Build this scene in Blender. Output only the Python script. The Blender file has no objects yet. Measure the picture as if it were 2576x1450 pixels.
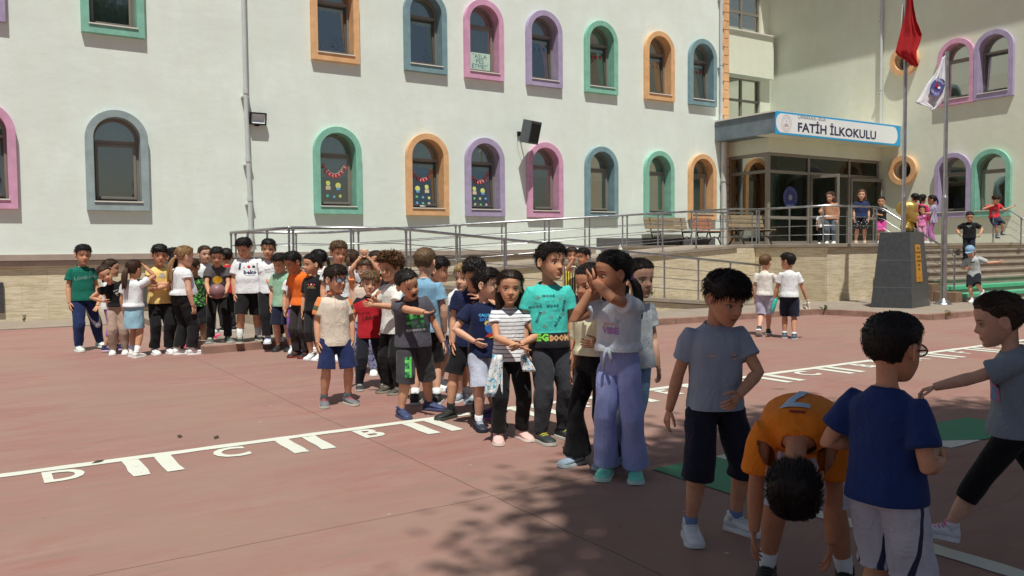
import bpy, bmesh, math, random
import numpy as np
from mathutils import Vector, Matrix
from mathutils.bvhtree import BVHTree
random.seed(7); rng = np.random.default_rng(7)
rad = math.radians
scene = bpy.context.scene
COL = scene.collection
# ------------------------------------------------------------------ camera
AZ, PITCH, ROLL, FPX, CAMH = 32.9, 2.7, .009, 2100.0, 1.4
_a, _p = rad(AZ), rad(PITCH)
CF = Vector((math.sin(_a)*math.cos(_p), math.cos(_a)*math.cos(_p), -math.sin(_p)))
_R0 = Vector((math.cos(_a), -math.sin(_a), 0)); _U0 = _R0.cross(CF)
CR = _R0*math.cos(ROLL) - _U0*math.sin(ROLL); CU = _U0*math.cos(ROLL) + _R0*math.sin(ROLL)
CC = Vector((0, 0, CAMH))
cd = bpy.data.cameras.new('camera'); cam = bpy.data.objects.new('camera', cd); COL.objects.link(cam)
M = Matrix((CR, CU, -CF)).transposed().to_4x4(); M.translation = CC
cam.matrix_world = M
cd.sensor_width = 36; cd.lens = 36*FPX/2576; cd.clip_start = .05; cd.clip_end = 2000
scene.camera = cam
# ------------------------------------------------------------------ light
SUN_EL, SUN_AZ = 66.0, 28.0          # light travels towards azimuth 28 deg (from +Y to +X)
w = bpy.data.worlds.new("World"); scene.world = w; w.use_nodes = True
nt = w.node_tree; bg = nt.nodes['Background']
sky = nt.nodes.new('ShaderNodeTexSky'); sky.sky_type = 'NISHITA'; sky.sun_disc = False
sky.sun_elevation = rad(SUN_EL); sky.sun_rotation = rad(180+SUN_AZ); sky.dust_density = 1.5
nt.links.new(sky.outputs[0], bg.inputs[0]); bg.inputs[1].default_value = .052
sl = bpy.data.lights.new('sun', 'SUN'); sl.energy = 4.9; sl.angle = rad(.5); sl.color = (1, .985, .90)
so = bpy.data.objects.new('sun', sl); COL.objects.link(so)
_d = Vector((math.sin(rad(SUN_AZ))*math.cos(rad(SUN_EL)), math.cos(rad(SUN_AZ))*math.cos(rad(SUN_EL)), -math.sin(rad(SUN_EL))))
so.rotation_euler = _d.to_track_quat('-Z', 'Y').to_euler(); so.location = (-5, -5, 20)
scene.view_settings.view_transform = 'Standard'; scene.view_settings.look = 'None'
scene.view_settings.exposure = -.12; scene.view_settings.gamma = 1
# ------------------------------------------------------------------ helpers
def S(r, g, b):
    f = lambda v: (v/255/12.92) if v/255 <= .04045 else ((v/255+.055)/1.055)**2.4
    return (f(r), f(g), f(b))
def ray(u, v): return CF*FPX + CR*(u-1288) + CU*(725-v)
def gp(u, v, z=0.):                      # image point -> point at height z
    d = ray(u, v); return CC + d*((z-CAMH)/d.z)
def tag(o, label=None, cat=None, group=None, kind=None):
    if label: o['label'] = label
    if cat: o['category'] = cat
    if group: o['group'] = group
    if kind: o['kind'] = kind
    return o
def empty(name, loc=(0, 0, 0), rz=0, label=None, cat=None, group=None, kind=None):
    o = bpy.data.objects.new(name, None); COL.objects.link(o); o.location = loc; o.rotation_euler = (0, 0, rz)
    o.empty_display_size = .1
    return tag(o, label, cat, group, kind)
class MB:
    def __init__(s): s.v = []; s.f = []; s.m = []; s.mi = 0; s.M = None
    def add(s, vs, fs, mi=None):
        b = len(s.v)
        if s.M is not None: vs = [s.M @ Vector(v) for v in vs]
        s.v += [tuple(v) for v in vs]; s.f += [tuple(i+b for i in f) for f in fs]
        s.m += [s.mi if mi is None else mi]*len(fs); return s
    def box(s, x0, y0, z0, x1, y1, z1):
        vs = [(x, y, z) for z in (z0, z1) for y in (y0, y1) for x in (x0, x1)]
        return s.add(vs, [(0, 2, 3, 1), (4, 5, 7, 6), (0, 1, 5, 4), (2, 6, 7, 3), (0, 4, 6, 2), (1, 3, 7, 5)])
    def tube(s, pts, r, n=8, caps=True, ell=None, ref=None):
        pts = [Vector(p) for p in pts]; k = len(pts)
        rs = r if isinstance(r, (list, tuple)) else [r]*k
        vs = []; up = None
        for i, p in enumerate(pts):
            t = (pts[min(i+1, k-1)] - pts[max(i-1, 0)])
            t = t.normalized() if t.length > 1e-9 else Vector((0, 0, 1))
            if up is None:
                up = Vector(ref) if ref is not None else (Vector((0, 0, 1)) if abs(t.z) < .9 else Vector((0, 1, 0)))
            a = t.cross(up)
            if a.length < 1e-6: a = t.orthogonal()
            a.normalize(); b = a.cross(t).normalized(); up = b
            e = ell[i] if isinstance(ell, (list, tuple)) else (ell or 1)
            for j in range(n):
                q = 2*math.pi*j/n
                vs.append(p + a*(rs[i]*math.cos(q)) + b*(rs[i]*e*math.sin(q)))
        fs = [(i*n+j, i*n+(j+1) % n, (i+1)*n+(j+1) % n, (i+1)*n+j) for i in range(k-1) for j in range(n)]
        if caps: fs += [tuple(range(n))[::-1], tuple((k-1)*n+j for j in range(n))]
        return s.add(vs, fs)
    def rings(s, rs, caps=True):          # list of equal-length point loops
        n = len(rs[0]); vs = [p for r in rs for p in r]
        fs = [(i*n+j, i*n+(j+1) % n, (i+1)*n+(j+1) % n, (i+1)*n+j) for i in range(len(rs)-1) for j in range(n)]
        if caps: fs += [tuple(range(n))[::-1], tuple((len(rs)-1)*n+j for j in range(n))]
        return s.add(vs, fs)
    def sphere(s, c, r, n=10, m=6):
        c = Vector(c); r = Vector(r) if isinstance(r, (tuple, list)) else Vector((r, r, r)); rs = []
        for i in range(m+1):
            a = math.pi*(i+.001)/(m+.002); 
            rs.append([c+Vector((r.x*math.sin(a)*math.cos(2*math.pi*j/n), r.y*math.sin(a)*math.sin(2*math.pi*j/n), -r.z*math.cos(a))) for j in range(n)])
        return s.rings(rs)
    def build(s, name, mats, parent=None, smooth=False, bevel=0, angle=None):
        me = bpy.data.meshes.new(name); me.from_pydata(s.v, [], s.f)
        if not isinstance(mats, (list, tuple)): mats = [mats]
        for m in mats: me.materials.append(m)
        if len(mats) > 1: me.polygons.foreach_set('material_index', s.m)
        if smooth: me.polygons.foreach_set('use_smooth', [True]*len(me.polygons))
        me.validate(); me.update()
        if angle is not None: me.set_sharp_from_angle(angle=rad(angle))
        o = bpy.data.objects.new(name, me); COL.objects.link(o)
        if parent: o.parent = parent
        if bevel:
            b = o.modifiers.new('b', 'BEVEL'); b.width = bevel; b.segments = 2; b.limit_method = 'ANGLE'; b.angle_limit = rad(40)
        return o
def arr_obj(name, v, f, mats, parent=None, smooth=True):
    m = MB(); m.v = [tuple(x) for x in v]; m.f = [tuple(x) for x in f]; m.m = [0]*len(m.f)
    return m.build(name, mats, parent, smooth)
def link(nt, a, b): nt.links.new(a, b)
def newmat(name):
    m = bpy.data.materials.new(name); m.use_nodes = True; nt = m.node_tree
    return m, nt, nt.nodes['Principled BSDF']
def nd(nt, t, **kw):
    n = nt.nodes.new('ShaderNode'+t)
    for k, v in kw.items():
        if k.startswith('i_'):
            n.inputs[int(k[2:]) if k[2:].isdigit() else k[2:]].default_value = v
        else: setattr(n, k, v)
    return n
def coords(nt, scale=(1, 1, 1), kind='Object', rot=(0, 0, 0)):
    if kind == 'World':
        g = nd(nt, 'NewGeometry'); out = g.outputs['Position']
    else:
        g = nd(nt, 'TexCoord'); out = g.outputs[kind]
    mp = nd(nt, 'Mapping'); mp.inputs['Scale'].default_value = scale; mp.inputs['Rotation'].default_value = rot
    link(nt, out, mp.inputs[0]); return mp.outputs[0]
def ramp(nt, fac, stops):
    r = nd(nt, 'ValToRGB'); e = r.color_ramp.elements
    while len(e) < len(stops): e.new(.5)
    for i, (p, c) in enumerate(stops): e[i].position = p; e[i].color = (*c, 1) if len(c) == 3 else c
    link(nt, fac, r.inputs[0]); return r.outputs[0]
def mix(nt, fac, a, b, bt='MIX'):
    n = nd(nt, 'MixRGB', blend_type=bt)
    for k, v in ((0, fac), (1, a), (2, b)):
        if hasattr(v, 'is_linked') or hasattr(v, 'links'): link(nt, v, n.inputs[k])
        elif isinstance(v, (int, float)): n.inputs[k].default_value = v
        else: n.inputs[k].default_value = (*v, 1)
    return n.outputs[0]
def math_(nt, op, a, b=None, c=None):
    n = nd(nt, 'Math', operation=op)
    for k, v in ((0, a), (1, b), (2, c)):
        if v is None: continue
        if isinstance(v, (int, float)): n.inputs[k].default_value = v
        else: link(nt, v, n.inputs[k])
    return n.outputs[0]
def noise(nt, vec, scale, detail=4, rough=.55, dist=0):
    n = nd(nt, 'TexNoise'); n.inputs['Scale'].default_value = scale; n.inputs['Detail'].default_value = detail
    n.inputs['Roughness'].default_value = rough; n.inputs['Distortion'].default_value = dist
    link(nt, vec, n.inputs['Vector']); return n.outputs[0]
def bump(nt, h, strength=.3, dist=.01):
    b = nd(nt, 'Bump'); b.inputs['Strength'].default_value = strength; b.inputs['Distance'].default_value = dist
    link(nt, h, b.inputs['Height']); return b.outputs[0]
_mc = {}
def mat(name, col, rough=.6, var=.12, scale=6, bmp=.15, bd=.004, metal=0, spec=.5, stretch=(1, 1, 1), bscale=None, coat=0):
    key = (name, tuple(col), rough, metal)
    if key in _mc: return _mc[key]
    m, nt, p = newmat(name)
    co = coords(nt, stretch)
    n1 = noise(nt, co, scale, 5)
    lo = tuple(c*(1-var) for c in col); hi = tuple(min(1, c*(1+var)) for c in col)
    link(nt, ramp(nt, n1, [(.3, lo), (.7, hi)]), p.inputs['Base Color'])
    n2 = noise(nt, co, bscale or scale*12, 3)
    if bmp: link(nt, bump(nt, n2, bmp, bd), p.inputs['Normal'])
    link(nt, ramp(nt, n2, [(0, (max(0, rough-.1),)*3), (1, (min(1, rough+.1),)*3)]), p.inputs['Roughness'])
    p.inputs['Metallic'].default_value = metal; p.inputs['Specular IOR Level'].default_value = spec
    if coat: p.inputs['Coat Weight'].default_value = coat
    _mc[key] = m; return m
# 2-D outlines (with holes) -> triangulated slab in local XY, extruded 0..depth on local Z
def flat(loops, depth):
    cu = bpy.data.curves.new('t', 'CURVE'); cu.dimensions = '2D'; cu.fill_mode = 'BOTH' if depth else 'FRONT'
    cu.extrude = depth/2
    for lp in loops:
        sp = cu.splines.new('POLY'); sp.points.add(len(lp)-1)
        for i, (x, y) in enumerate(lp): sp.points[i].co = (x, y, 0, 1)
        sp.use_cyclic_u = True
    return _curve_mesh(cu, depth)
def text2d(txt, size, depth=0., bold=0., shear=0, res=2, align='CENTER'):
    cu = bpy.data.curves.new('t', 'FONT'); cu.body = txt; cu.size = size; cu.resolution_u = res
    cu.align_x = align; cu.align_y = 'CENTER'; cu.extrude = depth/2; cu.offset = bold; cu.shear = shear
    return _curve_mesh(cu, depth)
def _curve_mesh(cu, depth):
    o = bpy.data.objects.new('t', cu); me = bpy.data.meshes.new_from_object(o)
    v = [(p.co.x, p.co.y, p.co.z+depth/2) for p in me.vertices]; f = [tuple(p.vertices) for p in me.polygons]
    bpy.data.objects.remove(o); bpy.data.curves.remove(cu); bpy.data.meshes.remove(me)
    return v, f
# frames: local (x, y, z) -> world.  wall facing -Y: x->X, y->Z, z(out)->-Y ; wall facing -X: x->-Y, y->Z, z(out)->-X
def WM(kind, x, y, z):
    if kind == 'Y': m = Matrix(((1, 0, 0, x), (0, 0, -1, y), (0, 1, 0, z), (0, 0, 0, 1)))
    elif kind == 'X': m = Matrix(((0, 0, -1, x), (-1, 0, 0, y), (0, 1, 0, z), (0, 0, 0, 1)))
    else: m = Matrix.Translation((x, y, z))
    return m
# ------------------------------------------------------------------ materials of the setting
def m_plaster(name, col, warm=.0):
    m, nt, p = newmat(name); co = coords(nt, (1, 1, 1), 'World')
    big = noise(nt, coords(nt, (.5, .5, 1.1), 'World'), .8, 6, .65)
    med = noise(nt, coords(nt, (1, 1, .35), 'World'), 3, 5, .6)
    c1 = ramp(nt, big, [(.3, tuple(c*.93 for c in col)), (.65, tuple(min(1, c*1.04) for c in col))])
    c2 = mix(nt, ramp(nt, med, [(.35, (1, 1, 1)), (.75, (0, 0, 0))]), (0.95*col[0], .935*col[1], .90*col[2]), c1)
    sm = noise(nt, coords(nt, (1.2, 1.2, .5), 'World'), 1.6, 7, .7)
    c3 = mix(nt, ramp(nt, sm, [(.64, (0, 0, 0)), (.85, (.35, .35, .35))]), c2, (.50*col[0]/.7, .49*col[1]/.7, .44*col[2]/.7))
    link(nt, c3, p.inputs['Base Color']); p.inputs['Roughness'].default_value = .9
    p.inputs['Specular IOR Level'].default_value = .2
    grit = noise(nt, co, 45, 6, .75)
    big2 = noise(nt, coords(nt, (1, 1, 1.3), 'World'), 3.5, 6, .6)
    h = math_(nt, 'ADD', math_(nt, 'MULTIPLY', grit, .35), math_(nt, 'MULTIPLY', big2, 1.))
    link(nt, bump(nt, h, .38, .016), p.inputs['Normal'])
    return m
def m_travertine():
    m, nt, p = newmat('travertine'); co = coords(nt, (1, 1, 1), 'World')
    sx = nd(nt, 'SeparateXYZ'); link(nt, co, sx.inputs[0])
    along = math_(nt, 'ADD', sx.outputs[0], math_(nt, 'MULTIPLY', sx.outputs[1], 1.))
    cb = nd(nt, 'CombineXYZ'); link(nt, along, cb.inputs[0]); link(nt, sx.outputs[2], cb.inputs[1])
    br = nd(nt, 'TexBrick'); link(nt, cb.outputs[0], br.inputs['Vector'])
    for k, v in dict(Scale=1., **{'Brick Width': .93, 'Row Height': .365, 'Mortar Size': .003, 'Mortar Smooth': .3, 'Bias': 0}).items(): br.inputs[k].default_value = v
    br.inputs['Color1'].default_value = (*S(228, 217, 191), 1); br.inputs['Color2'].default_value = (*S(214, 202, 173), 1)
    br.inputs['Mortar'].default_value = (*S(172, 158, 134), 1); br.offset = .5
    vein = noise(nt, coords(nt, (1.2, 1.2, 13), 'World'), 1.6, 8, .72, 1.4)
    c = mix(nt, ramp(nt, vein, [(.44, (0, 0, 0)), (.58, (.75, .75, .75))]), br.outputs['Color'], S(186, 166, 130))
    c = mix(nt, ramp(nt, noise(nt, co, 1.3, 5), [(.45, (0, 0, 0)), (.8, (.35, .35, .35))]), c, S(165, 150, 130))
    link(nt, c, p.inputs['Base Color']); p.inputs['Roughness'].default_value = .7
    link(nt, bump(nt, math_(nt, 'ADD', math_(nt, 'MULTIPLY', vein, .3), math_(nt, 'MULTIPLY', br.outputs['Fac'], -1.)), .4, .006), p.inputs['Normal'])
    return m
def m_ground():
    m, nt, p = newmat('red_painted_concrete')
    R = rad(-33)
    st = coords(nt, (.75, 2.6, 1), 'World', (0, 0, R))        # streaks along the long brushed direction
    a = noise(nt, st, 1.0, 9, .72, .5); b = noise(nt, st, 2.3, 8, .74, .4)
    f = noise(nt, coords(nt, (1, 1, 1), 'World'), .45, 5, .6)
    c = ramp(nt, a, [(.30, S(140, 112, 103)), (.47, S(150, 111, 103)), (.58, S(155, 119, 110)), (.75, S(156, 129, 118))])
    c = mix(nt, ramp(nt, b, [(.52, (0, 0, 0)), (.62, (.8, .8, .8))]), c, S(149, 103, 95))
    c = mix(nt, ramp(nt, b, [(.32, (.85, .85, .85)), (.44, (0, 0, 0))]), c, S(128, 112, 101))
    c = mix(nt, ramp(nt, f, [(.40, (.8, .8, .8)), (.58, (0, 0, 0))]), c, S(150, 122, 110))
    sp = nd(nt, 'TexVoronoi'); sp.inputs['Scale'].default_value = 3.1; sp.inputs['Randomness'].default_value = 1; link(nt, coords(nt, (1, 1, 1), 'World'), sp.inputs['Vector'])
    c = mix(nt, ramp(nt, sp.outputs['Distance'], [(.012, (1, 1, 1)), (.025, (0, 0, 0))]), c, S(90, 74, 66))
    sp2 = nd(nt, 'TexVoronoi'); sp2.inputs['Scale'].default_value = 1.7; link(nt, coords(nt, (1, 1.8, 1), 'World', (0, 0, .4)), sp2.inputs['Vector'])
    c = mix(nt, ramp(nt, sp2.outputs['Distance'], [(.018, (1, 1, 1)), (.028, (0, 0, 0))]), c, S(190, 180, 165))
    # expansion joints
    pos = nd(nt, 'NewGeometry').outputs['Position']; sx = nd(nt, 'SeparateXYZ'); link(nt, pos, sx.inputs[0])
    wob = math_(nt, 'MULTIPLY', noise(nt, coords(nt, (1, 1, 1), 'World'), 3, 3), .03)
    def grid(o, per, off):
        q = math_(nt, 'ADD', math_(nt, 'ADD', o, -off), wob)
        q = math_(nt, 'PINGPONG', q, per/2)
        return math_(nt, 'LESS_THAN', q, .005)
    jx = grid(sx.outputs[0], 5.0, 2.45); jy = grid(sx.outputs[1], 4.4, 4.0)
    j = math_(nt, 'MAXIMUM', jx, jy)
    c = mix(nt, math_(nt, 'MULTIPLY', j, .55), c, S(74, 58, 50))
    link(nt, c, p.inputs['Base Color'])
    fine = noise(nt, coords(nt, (1, 1, 1), 'World'), 60, 5, .7)
    link(nt, ramp(nt, b, [(.3, (.62,)*3), (.7, (.8,)*3)]), p.inputs['Roughness'])
    hh = math_(nt, 'ADD', math_(nt, 'MULTIPLY', fine, .5), math_(nt, 'MULTIPLY', j, -1.))
    link(nt, bump(nt, hh, .35, .006), p.inputs['Normal'])
    p.inputs['Specular IOR Level'].default_value = .3
    return m
def m_paint(name, col, worn=.56, under=S(146, 106, 97)):
    m, nt, p = newmat(name)
    a = noise(nt, coords(nt, (.8, 1.6, 1), 'World'), 7, 9, .75, .2)
    c = mix(nt, ramp(nt, a, [(worn, (0, 0, 0)), (worn+.05, (1, 1, 1))]), col, under)
    c = mix(nt, .25, c, ramp(nt, noise(nt, coords(nt, (1, 1, 1), 'World'), 2, 4), [(.3, tuple(x*.75 for x in col)), (.7, col)]))
    link(nt, c, p.inputs['Base Color']); p.inputs['Roughness'].default_value = .75
    return m
def m_glass(name='window_glass', tint=(.60, .66, .64), trans=.95, refl=.26):
    m = bpy.data.materials.new(name); m.use_nodes = True; nt = m.node_tree; nt.nodes.clear()
    out = nd(nt, 'OutputMaterial'); gl = nd(nt, 'BsdfGlossy'); gl.inputs['Roughness'].default_value = .03; gl.inputs[0].default_value = (1, .97, .86, 1)
    tr = nd(nt, 'BsdfTransparent'); tr.inputs[0].default_value = (*[min(1, t*trans*1.4) for t in tint], 1)
    fr = nd(nt, 'Fresnel'); fr.inputs[0].default_value = 1.52
    co = coords(nt, (1, 1, 1), 'Object'); link(nt, bump(nt, noise(nt, co, 1.2, 2), .06, .05), gl.inputs['Normal'])
    fac = math_(nt, 'ADD', math_(nt, 'MULTIPLY', fr.outputs[0], refl*10), refl)
    mx = nd(nt, 'MixShader'); link(nt, fac, mx.inputs[0]); link(nt, tr.outputs[0], mx.inputs[1]); link(nt, gl.outputs[0], mx.inputs[2])
    link(nt, mx.outputs[0], out.inputs[0]); return m
def m_steel(name='stainless_steel', rough=.27, col=(.50, .51, .53)):
    m, nt, p = newmat(name)
    n = noise(nt, coords(nt, (1, 1, 1), 'World'), 9, 4)
    link(nt, ramp(nt, n, [(.3, tuple(c*.8 for c in col)), (.7, col)]), p.inputs['Base Color'])
    p.inputs['Metallic'].default_value = 1
    link(nt, ramp(nt, n, [(.3, (rough,)*3), (.7, (rough+.14,)*3)]), p.inputs['Roughness']); return m
def m_wood(name, col):
    m, nt, p = newmat(name)
    n = noise(nt, coords(nt, (1.2, 14, 14)), 3, 6, .7, .6)
    link(nt, ramp(nt, n, [(.3, tuple(c*.55 for c in col)), (.6, col), (.8, tuple(min(1, c*1.25) for c in col))]), p.inputs['Base Color'])
    p.inputs['Roughness'].default_value = .75; link(nt, bump(nt, n, .3, .004), p.inputs['Normal']); return m
WHITE = m_plaster('white_render', S(231, 241, 234))
CREAM = m_plaster('cream_render', S(226, 230, 212))
TRAV = m_travertine()
GROUND = m_ground()
LEDGE = mat('grey_stone_coping', S(168, 152, 140), .7, .12, 4, .3)
CONC = mat('worn_concrete', S(150, 138, 124), .85, .16, 3, .4, .01)
PAVE = mat('grey_pavement', S(146, 133, 120), .85, .12, 2.5, .35, .01)
KERB = mat('kerb_red_grey', S(150, 118, 104), .85, .25, 5, .4, .01)
STEEL = m_steel(); STEEL2 = m_steel('dull_steel', .32, (.5, .5, .51))
POLE = mat('painted_pole', S(128, 140, 142), .35, .12, 4, .05, metal=.85)
ALU = mat('grey_brown_aluminium', S(138, 132, 122), .45, .06, 3, .03, metal=.15)
ALUD = mat('dark_aluminium', S(96, 94, 90), .45, .06, 3, .03, metal=.3)
GLASS = m_glass(); GLASSD = m_glass('door_glass', (.5, .56, .54), .4, .03)
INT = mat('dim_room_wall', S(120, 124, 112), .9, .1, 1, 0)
PIPE = mat('grey_downpipe', S(196, 200, 200), .5, .05, 3, .05)
DARKSTONE = mat('dark_granite', S(66, 68, 70), .42, .2, 14, .1, .003)
PINK, LILAC, GREEN, ORANGE, BLUE, GREY = [mat(n+'_window_surround', c, .8, .13, 5, .35, .004, bscale=60) for n, c in
    (('pink', S(212, 158, 188)), ('lilac', S(172, 158, 190)), ('mint', S(132, 190, 170)), ('orange', S(224, 176, 128)), ('blue', S(122, 152, 160)), ('grey', S(150, 166, 168)))]
COLS = dict(pink=PINK, lilac=LILAC, mint=GREEN, orange=ORANGE, blue=BLUE, grey=GREY)
SILL = mat('white_marble_sill', S(225, 220, 212), .5, .08, 6, .1)
BLACKM = mat('black_metal', S(34, 34, 35), .4, .1, 6, .05, metal=.3)
PAINTW = m_paint('white_ground_paint', S(214, 216, 204), .60)
PAINTG = m_paint('green_ground_paint', S(70, 150, 112), .62)
# ================================================================== ground and paving
def sheet(name, poly, z, m, lbl=None, th=0.):
    mb = MB(); n = len(poly)
    if th:
        mb.add([(x, y, z) for x, y in poly]+[(x, y, z-th) for x, y in poly], [tuple(range(n))]+[(i, i+n, (i+1) % n+n, (i+1) % n) for i in range(n)])
    else: mb.add([(x, y, z) for x, y in poly], [tuple(range(n))])
    o = mb.build(name, m); return o
tag(sheet('schoolyard_ground', [(-600, -600), (600, -600), (600, 600), (-600, 600)], 0, GROUND), kind='structure')
# low strip along the wall + raised slab
PZ = .11
o = sheet('wall_strip', [(-20, 17.7), (2.82, 17.7), (2.82, 19.62), (-20, 19.62)], .02, PAVE, th=.05); tag(o, kind='structure')
pv = [(2.62, 11.8), (4.3, 12.02), (9.9, 11.15), (13.2, 11.0), (14.5, 10.9), (14.95, 8.75), (17.4, 8.75), (30, 8.75), (30, 14), (16.6, 14), (16.6, 19.6), (2.82, 19.6), (2.75, 14)]
o = sheet('pavement', pv, PZ, PAVE, th=.12); tag(o, kind='structure')
kb = MB()                                      # kerb of separate stones with small gaps
edge = [(2.75, 14.2), (2.62, 11.8), (4.3, 12.02), (9.9, 11.15), (13.2, 11.0), (14.5, 10.9), (14.95, 8.75), (17.4, 8.75), (30, 8.75)]
for i in range(len(edge)-1):
    a = Vector((*edge[i], 0)); b = Vector((*edge[i+1], 0)); d = b-a; L = d.length; n = max(1, round(L/.9)); d /= L; nn = Vector((d.y, -d.x, 0))
    if nn.dot(Vector((0, -1, 0)) if abs(d.x) > .5 else Vector((-1, 0, 0))) < 0: nn = -nn
    for k in range(n):
        p = a+d*(L*k/n+.008); q = a+d*(L*(k+1)/n-.008); h = PZ+.006+random.uniform(-.006, .006); o_ = .03+random.uniform(-.006, .006)
        pts = [p+nn*o_, q+nn*o_, q-nn*.09, p-nn*.09]
        kb.add([(v.x, v.y, -.02) for v in pts]+[(v.x, v.y, h) for v in pts], [(3, 2, 1, 0), (4, 5, 6, 7), (0, 1, 5, 4), (1, 2, 6, 5), (2, 3, 7, 6), (3, 0, 4, 7)])
tag(kb.build('pavement_kerb', KERB, bevel=.01), kind='structure')
# painted markings
def quad(mb, x0, y0, x1, y1, z=.004, j=.006):
    # irregular hand painted edge
    pts = []
    for (ax, ay, bx, by) in ((x0, y0, x1, y0), (x1, y0, x1, y1), (x1, y1, x0, y1), (x0, y1, x0, y0)):
        L = math.hypot(bx-ax, by-ay); n = max(2, int(L/.12))
        for i in range(n):
            t = i/n; pts.append((ax+(bx-ax)*t+random.uniform(-j, j), ay+(by-ay)*t+random.uniform(-j, j), z))
    mb.add(pts, [tuple(range(len(pts)))])
mb = MB(); quad(mb, -4, 6.06, 16, 6.16, .004)
for k in range(-3, 15):
    x = .80+1.028*k
    if 4.3 < x < 4.6: continue
    for dx in (0, .2): quad(mb, x+dx, 5.6, x+dx+.105, 6.056, .0045)
tag(mb.build('painted_start_line', PAINTW), 'long worn white painted line with short white bars on the red ground', 'ground marking')
for i, ch in enumerate('FEDCBAFEDCBAFE'):
    x = .42+1.03*(i-2)
    v, f = text2d(ch, .40, 0, .012, res=3)
    mb = MB(); mb.M = Matrix.Translation((x+.02, 5.88, .0045)) @ Matrix.Diagonal((.85, .98, 1, 1)); mb.add(v, f)
    near = ['before the first bars', 'beside the start of the line'][i % 2]
    pl = {0: 'outside left', 1: 'outside left', 2: 'nearest the left edge of the yard', 3: 'second letter from the left', 4: 'left of the crowd of children', 5: 'under the feet of the line of children', 6: 'behind the striped girl',
          7: 'right of the lilac trousers', 8: 'hidden behind the grey shirt boy', 9: 'right of the grey shirt boy', 10: 'left of the boy in glasses', 11: 'just right of the boy in glasses', 12: 'beyond the boy in glasses', 13: 'near the walking girl'}[i]
    tag(mb.build('painted_letter', PAINTW), 'white painted letter %s on the red ground, %s' % (ch, pl), 'painted letter')
mb = MB(); quad(mb, 3.56, 3.2, 4.12, 3.9, .005); tag(mb.build('painted_square', PAINTG), 'green painted square on the ground behind the grey shirt boy', 'painted square')
mb = MB(); mb.add([(5.55, 3.42, .005), (6.05, 3.14, .005), (6.7, 3.15, .005), (6.72, 3.62, .005), (6.12, 3.66, .005)], [(0, 1, 2, 3, 4)])
tag(mb.build('painted_square', PAINTG), 'scuffed green painted patch on the ground behind the walking girl', 'painted square')
mb = MB(); quad(mb, 5.62, 3.14, 6.02, 3.42, .0035); quad(mb, 4.12, 3.2, 4.7, 3.9, .0036); quad(mb, 4.7, 3.44, 5.5, 3.53, .0038)
quad(mb, 3.62, .6, 3.74, 3.2, .004); tag(mb.build('painted_game_line', PAINTW), 'white painted game lines on the shaded red ground', 'ground marking')

# ================================================================== school building
bld = empty('school_building', (0, 19.6, 0), 0, 'white school building with pastel arched windows and a glazed entrance porch', 'building')
def B(mb, name, m, parent=bld, **k):
    o = mb.build(name, m, parent, **k); o.matrix_parent_inverse = Matrix.Translation((0, -19.6, 0)); return o
def arch(w, h, n=22):          # outline, centred x, from y=0 up, round top; counter-clockwise from lower left
    r = w/2; pts = [(-r, 0), (r, 0)]
    for i in range(n+1):
        a = math.pi*i/n; pts.append((r*math.cos(a), h-r+r*math.sin(a)))
    return pts
WY = 19.6; WX = 27.2
WW, WH, RG = 1.22, 2.13, .155
Z0, Z1 = 2.28, 5.97
XW = 27.2
lower = [(.22, 'pink'), (2.68, 'grey'), (7.60, 'mint'), (10.05, 'orange'), (11.80, 'lilac'), (13.80, 'pink'), (15.86, 'blue'), (18.17, 'mint'), (20.06, 'orange')]
upper = [(.12, 'lilac'), (2.68, 'mint'), (7.60, 'orange'), (10.05, 'blue'), (11.81, 'pink'), (13.80, 'lilac'), (15.86, 'mint'), (18.18, 'orange'), (20.06, 'blue')]
wing = [(15.25, Z0+.0, 'lilac'), (14.02, Z0+.0, 'mint'), (15.2, Z1+.0, 'pink'), (14.0, Z1+.02, 'lilac')]
rounds = [(16.98, 3.98), (16.98, 7.72)]
def inner(cx, cy): return [(cx+x*(WW-2*RG)/WW, cy+RG*.95+y*(WH-RG*1.95)/WH) for x, y in arch(WW, WH)]
def inner_pts():
    w_, h_ = WW-2*RG, WH-RG-.20; return [(x, y+.20) for x, y in arch(w_, h_)]
IN = inner_pts(); OUT = arch(WW, WH)
def grow(pts, d):
    cy = 1.0; return [(x+(d if x > 0 else -d), y+(d if y > cy else -d)) for x, y in pts]
INW = grow(IN, .012); INF = grow(IN, -.004)
# main wall with openings
hol = [[(x+px, z+py) for px, py in INW] for x, z in [(x, Z0) for x, c in lower]+[(x, Z1) for x, c in upper]]
v, f = flat([[(-14, 1.22), (21.27, 1.22), (21.27, 14), (-14, 14)]]+hol, .32)
mb = MB(); mb.M = WM('Y', 0, WY+.32, 0); mb.add(v, f); B(mb, 'wall', WHITE)
mb = MB(); mb.box(-14, WY+.02, -.1, 21.2, WY+.3, 1.22); B(mb, 'plinth_cladding', TRAV)
mb = MB(); mb.box(-14, WY-.10, 1.24, 15.6, WY+.1, 1.37); mb.box(-14, WY-.045, 1.13, 15.6, WY+.1, 1.235); B(mb, 'stone_ledge', LEDGE, bevel=.006)
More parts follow.
